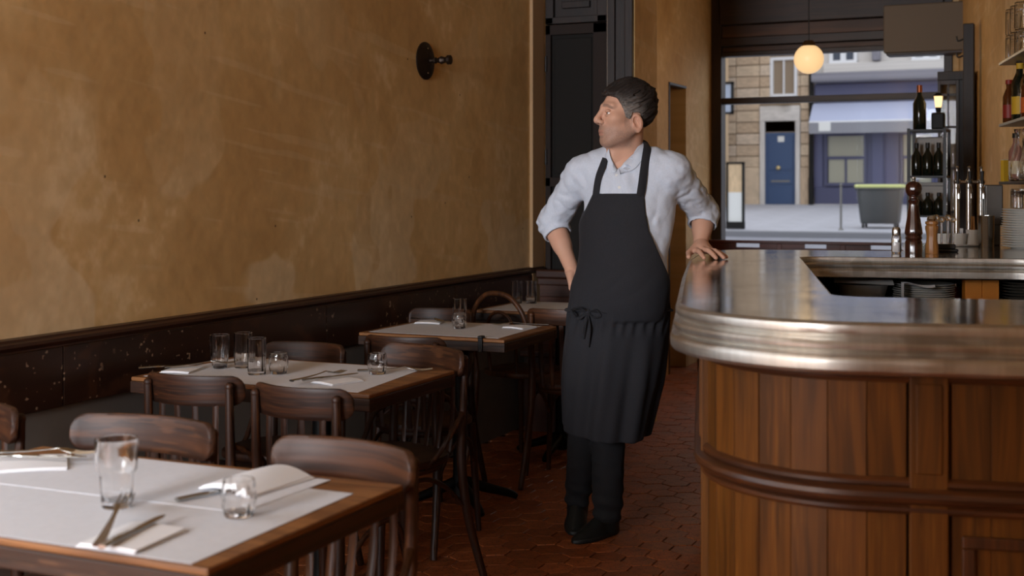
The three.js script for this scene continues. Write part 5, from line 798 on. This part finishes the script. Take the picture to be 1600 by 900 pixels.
{
  const headG = nets((x, y, z) => { let d = headField(x, y, z); const X = HC[0] + x * hc + z * hs, Z = HC[2] - x * hs + z * hc; return smin(d, neckField(X, y + HC[1], Z), 0.022); }, [-0.1, -0.185, -0.13], [0.1, 0.16, 0.155], 0.0023);
  paint(headG, (x, y, z, k) => {
    const ax = Math.abs(x), n = noise3(x * 700, y * 700, z * 700, 5), n2 = noise3(x * 60, y * 60, z * 60, 9);
    const beard = sstep(-0.005, -0.05, y + ax * 0.35 - 0.012) * sstep(-0.125, -0.1, y) * sstep(0.0, 0.03, z + 0.02) , stache = sstep(0.03, 0.02, ax) * sstep(-0.024, -0.03, y) * sstep(-0.048, -0.043, y) * (z > 0.09 ? 1 : 0), burn = sstep(0.055, 0.062, ax) * sstep(0.012, 0.02, z) * sstep(0.05, 0.04, z) * sstep(0.03, 0.0, y) * sstep(-0.06, -0.05, y);
    k.lerp(warmC, 0.35 * n2 + (ax > 0.074 ? 0.35 : 0)); k.lerp(stubC, clamp(Math.max(beard, stache * 1.1, burn * 0.8)) * (0.3 + 0.46 * n));
    const lip = Math.max(sstep(1.25, 0.85, Math.hypot(x / 0.022, (y + 0.048) / 0.0052)), sstep(1.25, 0.85, Math.hypot(x / 0.02, (y + 0.06) / 0.006))) * (z > 0.1 ? 1 : 0); k.lerp(lipC, lip * 0.8);
    const brow = sstep(0.0075, 0.0045, Math.abs(y - 0.0475 + (ax - 0.03) * (ax > 0.03 ? 0.5 : 0.12))) * sstep(0.008, 0.013, ax) * sstep(0.056, 0.048, ax) * (z > 0.06 ? 1 : 0); k.lerp(stubC, brow * (0.55 + 0.3 * n));
  });
  headG.applyMatrix4(headM);
  // limbs and trunk (inside the clothes) at a coarser grid
  const trunkG = nets((x, y, z) => { let d = torso(x, y, z) + 0.016; d = smin(d, neckField(x, y, z) + 0.004, 0.03); for (const i of [0, 1]) { d = smin(d, cap(x, y, z, SH[i], EL[i], 0.048, 0.041), 0.03); d = smin(d, smin(cap(x, y, z, EL[i], WRI[i], 0.041, 0.028), cap(x, y, z, EL[i].map((v, k) => lerp(v, WRI[i][k], 0.15)), EL[i].map((v, k) => lerp(v, WRI[i][k], 0.5)), 0.043, 0.036), 0.02), 0.02); } d = smin(d, cap(x, y, z, [0.12, 0.88, -0.02], [0.06, 0.5, -0.055], 0.075, 0.05), 0.05); d = smin(d, cap(x, y, z, [0.06, 0.5, -0.055], [0.062, 0.09, -0.13], 0.05, 0.033), 0.03); d = smin(d, cap(x, y, z, [0.03, 0.88, -0.04], [-0.03, 0.5, -0.1], 0.075, 0.05), 0.05); return smin(d, cap(x, y, z, [-0.03, 0.5, -0.1], [-0.05, 0.13, -0.27], 0.05, 0.033), 0.03); }, [-0.25, 0.02, -0.36], [0.52, 1.56, 0.2], 0.0095);
  paint(trunkG, (x, y, z, k) => k.lerp(warmC, 0.4 * noise3(x * 40, y * 40, z * 40, 3)));
  // hands
  const hand = (W, palm, mcp, tips, bend, thumb, floor) => {
    const joints = mcp.map((m, i) => { const t = tips[i], b = bend[i]; return [m, [lerp(m[0], t[0], 0.42) + b[0], lerp(m[1], t[1], 0.42) + b[1], lerp(m[2], t[2], 0.42) + b[2]], [lerp(m[0], t[0], 0.76) + b[0] * 0.6, lerp(m[1], t[1], 0.76) + b[1] * 0.6, lerp(m[2], t[2], 0.76) + b[2] * 0.6], t]; });
    const f = (x, y, z) => {
      let p = cap(x, y, z, W, palm, 0.026, 0.024); for (const m of mcp) p = smin(p, cap(x, y, z, [lerp(W[0], m[0], 0.25), lerp(W[1], m[1], 0.25), lerp(W[2], m[2], 0.25)], m, 0.019, 0.0108), 0.016);
      joints.forEach((j, i) => { const r = [0.0092, 0.0096, 0.009, 0.0078][i]; let g = Math.min(cap(x, y, z, j[0], j[1], r + 0.0012, r), cap(x, y, z, j[1], j[2], r + 0.0004, r - 0.0006), cap(x, y, z, j[2], j[3], r - 0.0004, r - 0.0018)); p = smin(p, g, 0.0045); });
      let t = Math.min(cap(x, y, z, thumb[0], thumb[1], 0.016, 0.0125), cap(x, y, z, thumb[1], thumb[2], 0.0115, 0.0088)); p = smin(p, t, 0.009);
      return p;
    };
    const all = [W, palm, ...mcp, ...tips, ...thumb], lo = [0, 1, 2].map((k) => Math.min(...all.map((q) => q[k])) - 0.035), hi = [0, 1, 2].map((k) => Math.max(...all.map((q) => q[k])) + 0.035);
    return paint(nets(f, lo, hi, 0.0027), (x, y, z, k) => { const tip = Math.min(...tips.map((t) => Math.hypot(x - t[0], y - t[1], z - t[2]))), kn = Math.min(...mcp.map((t) => Math.hypot(x - t[0], y - t[1], z - t[2]))); k.lerp(warmC, 0.35 * noise3(x * 60, y * 60, z * 60, 4) + 0.4 * sstep(0.016, 0.006, tip) + 0.3 * sstep(0.016, 0.008, kn)); });
  };
  const hy = 1.0985, onBar = hand(WRI[1], [0.402, 1.128, 0.03], [[0.378, 1.122, 0.055], [0.402, 1.126, 0.058], [0.424, 1.124, 0.05], [0.443, 1.118, 0.036]], [[0.396, hy, 0.128], [0.44, hy, 0.13], [0.472, hy, 0.112], [0.489, hy, 0.076]], [[-0.002, 0.008, 0], [0, 0.01, 0], [0, 0.009, 0], [0, 0.007, 0]], [[0.378, 1.13, 0.018], [0.35, 1.113, 0.058], [0.343, 1.101, 0.098]]);
  const onHip = hand(WRI[0], [-0.075, 1.02, -0.1], [[-0.09, 0.995, -0.082], [-0.082, 0.985, -0.1], [-0.07, 0.985, -0.118], [-0.06, 0.99, -0.135]], [[-0.062, 0.935, -0.1], [-0.045, 0.925, -0.12], [-0.03, 0.93, -0.135], [-0.02, 0.945, -0.15]], [[-0.01, 0, 0], [-0.01, 0, -0.004], [-0.01, 0, -0.006], [-0.008, 0, -0.008]], [[-0.09, 1.02, -0.085], [-0.088, 0.99, -0.055], [-0.08, 0.965, -0.035]]);
  const nail = (g) => g;
  const all = mergeGeometries([headG, trunkG, onBar, onHip].map((g) => { g = g.toNonIndexed(); g.deleteAttribute('uv'); return g; }));
  obj('body', all, M.skin, man);
}
// eyes
{
  M.eyeWhite = mat({ color: css(214, 206, 198), roughness: 0.2 }); M.iris = mat({ color: css(58, 42, 30), roughness: 0.12 });
  for (const s of [-1, 1]) { const e = obj('eye', [ball(0.0118, s * 0.031, 0.018, 0.0905, 18).applyMatrix4(headM)], M.eyeWhite, man); obj('iris', [new THREE.SphereGeometry(0.0122, 14, 8, 0, Math.PI * 2, 0, 0.6).rotateX(P2).rotateY(-0.15).translate(s * 0.031, 0.018, 0.0905).applyMatrix4(headM)], M.iris, e); }
}
// hair: cropped sides, longer tousled top
{
  const lock = (x, y, z) => { const a = z * 0.92 - y * 0.38, b = y * 0.92 + z * 0.38; return 0.0025 + 0.012 * (noise3(x * 46 + 7, b * 46, a * 12, 21) - 0.5) + 0.008 * (noise3(x * 130, b * 130, a * 22, 25) - 0.5) + 0.004 * (noise3(x * 300, b * 300, a * 50, 29) - 0.5) + 0.006 * sstep(0.06, 0.11, z) * (noise3(x * 40, y * 30, 3, 31)); };
  // hairline seen from the side: [forward, height]
  const HL = [[0.12, 0.088], [0.085, 0.086], [0.068, 0.074], [0.058, 0.052], [0.048, 0.028], [0.04, 0.0], [0.022, -0.004], [0.014, 0.02], [-0.018, 0.018], [-0.034, -0.02], [-0.06, -0.058], [-0.13, -0.066]];
  const f = (x, y, z) => {
    const ax = Math.abs(x), top = sstep(0.05, 0.12, y), thick = lerp(0.0045, 0.0145, top) + 0.002 * sstep(0.05, 0.1, z) * top;
    let d = ell(x, y, z, 0, 0.052, -0.012, 0.074, 0.088, 0.098); d = smin(d, ell(x, y, z, 0, 0.0, 0.042, 0.06, 0.092, 0.066), 0.03); d -= thick + lock(x, y, z);
    const edge = HL.findIndex(([k]) => z >= k), b = edge <= 0 ? (edge < 0 ? HL[HL.length - 1][1] : HL[0][1]) : lerp(HL[edge][1], HL[edge - 1][1], (z - HL[edge][0]) / (HL[edge - 1][0] - HL[edge][0]));
    return smax(d, (b + 0.006 * (noise3(x * 90, y * 90, z * 140, 37) - 0.5) - y) * 0.6, 0.006);
  };
  const g = nets(f, [-0.11, -0.1, -0.14], [0.11, 0.185, 0.15], 0.0026), p = g.attributes.position, c = new Float32Array(p.count * 3);
  for (let i = 0; i < p.count; i++) { const x = p.getX(i), y = p.getY(i), z = p.getZ(i), grey = sstep(0.105, 0.02, y) * sstep(-0.06, 0.03, z) + 0.02, n = noise3(x * 320, y * 260, z * 90, 33), k = grey * (0.25 + 0.75 * n); c.set([lerp(0.016, 0.27, k), lerp(0.011, 0.24, k), lerp(0.009, 0.215, k)], i * 3); }
  g.setAttribute('color', new THREE.BufferAttribute(c, 3)); const h = g.toNonIndexed(); h.applyMatrix4(headM);
  obj('hair', h, mat({ color: 0xffffff, vertexColors: true, roughness: 0.7, specularIntensity: 0.5 }), man, { label: 'short dark brown hair, greying at the temple' });
}
// ---- shirt
M.shirt = mat({ map: tex(256, 256, (u, v) => { const a = 0.94 + 0.06 * fbm(u * 90, v * 90, 901, 2, 90, 90); return [0.79 * a, 0.82 * a, 0.87 * a]; }), roughness: 0.85, sheen: 0.2, sheenColor: new THREE.Color(0.8, 0.85, 0.9), sheenRoughness: 0.6 });
const ridge = (v) => 1 - Math.abs(2 * v - 1);
function sleeve(x, y, z, i) {
  const A = SH[i], B = EL[i], C = EL[i].map((v, k) => lerp(v, WRI[i][k], i ? 0.42 : 0.3)), D = EL[i].map((v, k) => lerp(v, WRI[i][k], i ? 0.18 : 0.06));
  let d = smin(cap(x, y, z, A, B, 0.067, 0.058), cap(x, y, z, B, D, 0.056, 0.056), 0.03);
  const w = 0.009 * (ridge(noise3(x * 22 + y * 14, y * 26 - x * 10, z * 18, 40 + i)) - 0.5) + 0.004 * (noise3(x * 60, y * 60, z * 60, 44) - 0.5); d += w;
  // rolled cuff: a thick band cut square at its lower end
  const ax = [C[0] - B[0], C[1] - B[1], C[2] - B[2]], L = Math.hypot(...ax), t = ((x - B[0]) * ax[0] + (y - B[1]) * ax[1] + (z - B[2]) * ax[2]) / L;
  let cuff = smax(cap(x, y, z, D, C, 0.06, 0.058) + w * 0.4, t - L, 0.008); cuff = smax(cuff, -(t - L + 0.055), 0.008); const inner = cap(x, y, z, B, [B[0] + ax[0] * 2, B[1] + ax[1] * 2, B[2] + ax[2] * 2], 0.049, 0.044);
  d = smax(d, t - L + 0.01, 0.008); d = smin(d, cuff, 0.004);
  return t > L - 0.03 ? smax(d, -inner, 0.006) : d;
}
const onBody = (x, y, off, f = torso) => { let z = 0.35; for (let i = 0; i < 60; i++) { const d = f(x, y, z) - off; if (d < 0.0006) break; z -= d * 0.9; if (z < -0.3) break; } return [x, y, z]; };
function shirtField(x, y, z) {
  let d = torso(x, y, z) - 0.009; const px = x - 0.12;
  d += 0.011 * (ridge(noise3(x * 16 - y * 7, y * 10 + x * 12, z * 12, 51)) - 0.5) + 0.003 * (noise3(x * 45, y * 38, z * 45, 55) - 0.5);
  for (const i of [0, 1]) d = smin(d, sleeve(x, y, z, i), 0.03);
  d = smax(d, 0.96 - y, 0.01);
  // open neck
  const n = cap(x, y, z, [0.085, 1.44, 0.085], [0.125, 1.56, -0.01], 0.03, 0.066); return smax(d, -n, 0.008);
}
{
  const g = nets(shirtField, [-0.26, 0.88, -0.34], [0.54, 1.56, 0.24], 0.0066), h = g.toNonIndexed(); metres(h, 'y'); const uv = h.attributes.uv; for (let i = 0; i < uv.count; i++) uv.setXY(i, uv.getX(i) * 4, uv.getY(i) * 4);
  const shirt = obj('shirt', h, M.shirt, man, { label: 'pale blue shirt with rolled sleeves' });
  // collar: two turned-down halves laid on shirt and neck; [ridge] and [outer edge] as (x, y), found on the surface
  const under = (x, y, z) => smin(shirtField(x, y, z), neckField(x, y, z), 0.01);
  const half = (ridgeL, edgeL) => {
    const n = 16, rows = [-0.25, 0, 0.12, 0.4, 0.75, 1], pos = [], idx = [], on = (L, t) => { const c = new THREE.CatmullRomCurve3(L.map(([x, y]) => V3(x, y, 0))); return c.getPoint(t); };
    for (let i = 0; i <= n; i++) { const a = on(ridgeL, i / n), b = on(edgeL, i / n); for (const w of rows) { const x = lerp(a.x, b.x, Math.max(w, 0)), y = lerp(a.y, b.y, Math.max(w, 0)) + (w < 0 ? -0.004 : 0), q = onBody(x, y, 0.001, under); q[2] += w < 0 ? -0.012 : [0.004, 0.011, 0.0105, 0.008, 0.004][rows.indexOf(w) - 1]; pos.push(...q); } }
    const R = rows.length; for (let i = 0; i < n; i++) for (let j = 0; j < R - 1; j++) { const a = i * R + j, b = a + R; idx.push(a, a + 1, b, a + 1, b + 1, b); }
    const g = new THREE.BufferGeometry(); g.setAttribute('position', new THREE.Float32BufferAttribute(pos, 3)); g.setIndex(idx); g.computeVertexNormals(); return toCreasedNormals(g, 0.9);
  };
  obj('collar', [half([[0.186, 1.538], [0.147, 1.495], [0.11, 1.459], [0.08, 1.428]], [[0.2, 1.51], [0.178, 1.478], [0.137, 1.428], [0.092, 1.412]])], M.shirt, shirt);
  obj('collar', [half([[0.05, 1.508], [0.054, 1.482], [0.064, 1.456], [0.078, 1.43]], [[0.034, 1.484], [0.036, 1.452], [0.05, 1.42], [0.07, 1.416]])], M.shirt, shirt);
}
{ const shirt = man.children.find((c) => c.name === 'shirt'); const btn = (x, y) => { const p = onBody(x, y, 0.002, shirtField); obj('button', [at(cyl(0.0055, 0.0055, 0.003, 0, -0.0015, 0, 12), p[0], p[1], p[2] + 0.001, P2)], M.labelWhite, shirt); }; btn(0.075, 1.405); btn(0.083, 1.36);
  const pl = []; for (let k = 0; k <= 6; k++) pl.push(onBody(lerp(0.074, 0.088, k / 6), lerp(1.425, 1.33, k / 6), 0.0015, shirtField)); obj('placket', [sweep(pl, [0.013], { n: 8, steps: 12, flat: 0.1, up: [-0.3, 0.2, 0.95] })], M.shirt, shirt); }
// ---- apron
M.apronCloth = mat({ map: tex(256, 256, (u, v) => { const a = 0.85 + 0.3 * fbm(u * 100, v * 100, 921, 2, 100, 100); return [0.112 * a, 0.114 * a, 0.134 * a]; }), roughness: 0.9, sheen: 0.12, sheenColor: new THREE.Color(0.4, 0.42, 0.5), sheenRoughness: 0.7 });
M.trouser = mat({ color: css(24, 24, 27), roughness: 0.9 }); M.shoe = mat({ color: css(26, 28, 27), roughness: 0.55 });
function table1(t, y) { for (let i = 0; i < t.length - 1; i++) if (y >= t[i + 1][0]) { const k = clamp((y - t[i + 1][0]) / (t[i][0] - t[i + 1][0])); return lerp(t[i + 1][1], t[i][1], k); } return t[t.length - 1][1]; }
const cxT = [[1.0, 0.098], [0.9, 0.094], [0.75, 0.08], [0.61, 0.066], [0.4, 0.042]], axT = [[1.0, 0.186], [0.9, 0.196], [0.75, 0.2], [0.61, 0.19], [0.4, 0.16]], bzT = [[1.0, 0.135], [0.9, 0.14], [0.75, 0.15], [0.61, 0.155], [0.4, 0.15]];
function skirt(x, y, z) {
  const cx = table1(cxT, y), a = table1(axT, y), b = table1(bzT, y), th = Math.atan2(z + 0.03, x - cx), below = sstep(0.9, 0.6, y);
  const fold = 0.008 * below * (Math.sin(th * 7 + 0.6 + 2 * noise3(y * 3, th, 0, 61)) + 0.5 * Math.sin(th * 13 + y * 3)) + 0.004 * sstep(0.96, 0.88, y) * sstep(0.78, 0.86, y) * Math.sin(th * 24 + y * 10) + 0.004 * (noise3(x * 14, y * 9, z * 14, 63) - 0.5);
  let d = ell(x, 0, z, cx, 0, -0.03, a, 1, b); d = d * 0.9 - fold;
  const hem = 0.424 - 0.08 * (x - 0.04) - 0.12 * (z + 0.03); d = smax(d, hem - y, 0.008); d = smax(d, y - 1.02, 0.05);
  return d;
}
const lT = [[1.337, -0.01], [1.28, -0.035], [1.22, -0.062], [1.12, -0.075], [1.0, -0.095], [0.9, -0.13]], rT = [[1.337, 0.172], [1.26, 0.178], [1.2, 0.19], [1.13, 0.222], [1.05, 0.262], [0.98, 0.3], [0.9, 0.35]];
function bib(x, y, z) {
  let d = Math.min(torso(x, y, z), torso(x, y, z)) - 0.021; d += 0.004 * (ridge(noise3(x * 9 - y * 10, y * 8, z * 8, 71)) - 0.5);
  const back = -((x - 0.12) * -0.49 + z * 0.87 + 0.045); // keep the front half
  d = smax(d, table1(lT, y) - x, 0.006); d = smax(d, x - table1(rT, y), 0.006); d = smax(d, y - 1.337, 0.006); d = smax(d, back, 0.006); return smax(d, 0.86 - y, 0.006);
}
{
  const g = nets((x, y, z) => smin(skirt(x, y, z), bib(x, y, z), 0.02), [-0.18, 0.34, -0.24], [0.36, 1.36, 0.22], 0.0062), h = g.toNonIndexed(); metres(h, 'y'); const uv = h.attributes.uv; for (let i = 0; i < uv.count; i++) uv.setXY(i, uv.getX(i) * 4, uv.getY(i) * 4);
  const apron = obj('apron', h, M.apronCloth, man, { label: 'long black bib apron tied at the waist' });
  const strapOn = (list) => list.map(([x, y]) => onBody(x, y, 0.006, (a, b, c) => Math.min(shirtField(a, b, c), torso(a, b, c) - 0.012)));
  obj('strap', [sweep(strapOn([[-0.002, 1.325], [0.003, 1.365], [0.011, 1.405], [0.024, 1.44], [0.036, 1.47]]), [0.013], { n: 8, steps: 20, flat: 0.2, up: [-0.35, 0.25, 0.9] })], M.apronCloth, apron);
  obj('strap', [sweep([...strapOn([[0.158, 1.325], [0.165, 1.37], [0.172, 1.42], [0.178, 1.455], [0.184, 1.485], [0.19, 1.51]]), [0.19, 1.53, -0.01], [0.175, 1.54, -0.05]], [0.016], { n: 8, steps: 26, flat: 0.2, up: [0.25, 0.3, 0.9] })], M.apronCloth, apron);
  const ring = []; for (let k = 0; k <= 22; k++) { const t = lerp(-0.35, Math.PI + 0.2, k / 22), y = 0.893 - 0.012 * Math.sin(k * 0.7) * 0.3, cx = table1(cxT, y), a = table1(axT, y) + 0.006, b = table1(bzT, y) + 0.006; ring.push([cx + a * Math.cos(t), y, -0.03 + b * Math.sin(t)]); }
  obj('waist_tie', [sweep(ring, [0.0075], { n: 8, steps: 60, flat: 0.5 })], M.apronCloth, apron);
  const K = [-0.032, 0.893, 0.082];
  obj('bow', [sweep([K, [K[0] - 0.035, K[1] + 0.018, K[2] + 0.018], [K[0] - 0.062, K[1] + 0.006, K[2] - 0.004], [K[0] - 0.04, K[1] - 0.022, K[2] + 0.006], K], [0.008], { n: 8, steps: 24, flat: 0.45 }), sweep([K, [K[0] + 0.03, K[1] + 0.01, K[2] + 0.026], [K[0] + 0.048, K[1] - 0.012, K[2] + 0.024], [K[0] + 0.02, K[1] - 0.018, K[2] + 0.02], K], [0.007], { n: 8, steps: 22, flat: 0.45 }), sweep([K, [K[0] + 0.008, K[1] - 0.06, K[2] + 0.02], [K[0] + 0.002, K[1] - 0.13, K[2] + 0.012]], [0.007], { n: 8, steps: 14, flat: 0.4 }), sweep([K, [K[0] - 0.014, K[1] - 0.05, K[2] + 0.012], [K[0] - 0.02, K[1] - 0.1, K[2] + 0.006]], [0.007], { n: 8, steps: 14, flat: 0.4 }), ball(0.012, ...K, 12)], M.apronCloth, apron);
}
// ---- trousers and shoes
{
  const f = (x, y, z) => {
    const w = 0.006 * (ridge(noise3(x * 14, y * 18, z * 14, 81)) - 0.5) + 0.005 * sstep(0.24, 0.1, y) * Math.sin(y * 95 + x * 20);
    let a = smin(cap(x, y, z, [0.12, 0.86, -0.02], [0.056, 0.5, -0.055], 0.088, 0.067), cap(x, y, z, [0.056, 0.5, -0.055], [0.056, 0.1, -0.125], 0.067, 0.057), 0.03); a = smax(a, 0.055 - y, 0.01);
    let b = smin(cap(x, y, z, [0.03, 0.86, -0.04], [-0.03, 0.5, -0.1], 0.088, 0.064), cap(x, y, z, [-0.03, 0.5, -0.1], [-0.052, 0.12, -0.265], 0.064, 0.05), 0.03); b = smax(b, 0.075 - y, 0.01);
    return smin(a, b, 0.012) - w;
  };
  obj('trousers', nets(f, [-0.16, 0.03, -0.36], [0.24, 0.8, 0.12], 0.0075).toNonIndexed(), M.trouser, man);
  const shoe = (heel, toe, lift) => nets((x, y, z) => { const dx = toe[0] - heel[0], dz = toe[2] - heel[2], L = Math.hypot(dx, dz), fx = dx / L, fz = dz / L, t = (x - heel[0]) * fx + (z - heel[2]) * fz, s = -(x - heel[0]) * fz + (z - heel[2]) * fx, yy = y - lerp(heel[1], toe[1], clamp(t / L)); const w = lerp(0.036, 0.047, sstep(0.05, 0.18, t)) , h = lerp(0.095, 0.05, sstep(0.06, 0.2, t)); let d = ell(t, yy, s, L / 2, 0.0, 0, L / 2 + 0.012, h, w); d = smin(d, cap(t, yy, s, [0.05, 0.03, 0], [0.045, 0.1, 0], 0.04, 0.042), 0.03); const sole = smax(ell(t, yy, s, L / 2, 0, 0, L / 2 + 0.018, 1, w + 0.005), Math.max(yy - 0.02, 0), 0.004); d = smin(d, smax(sole, yy - 0.02, 0.004), 0.004); return smax(d, -yy, 0.003); }, [-0.2, -0.01, -0.42], [0.2, 0.2, 0.12], 0.0055).toNonIndexed();
  obj('shoe', shoe([0.095, 0.0, -0.19], [-0.075, 0.0, -0.01]), M.shoe, man); obj('shoe', shoe([-0.045, 0.045, -0.34], [-0.075, 0.0, -0.13]), M.shoe, man);
}
renderer.render(scene, camera);
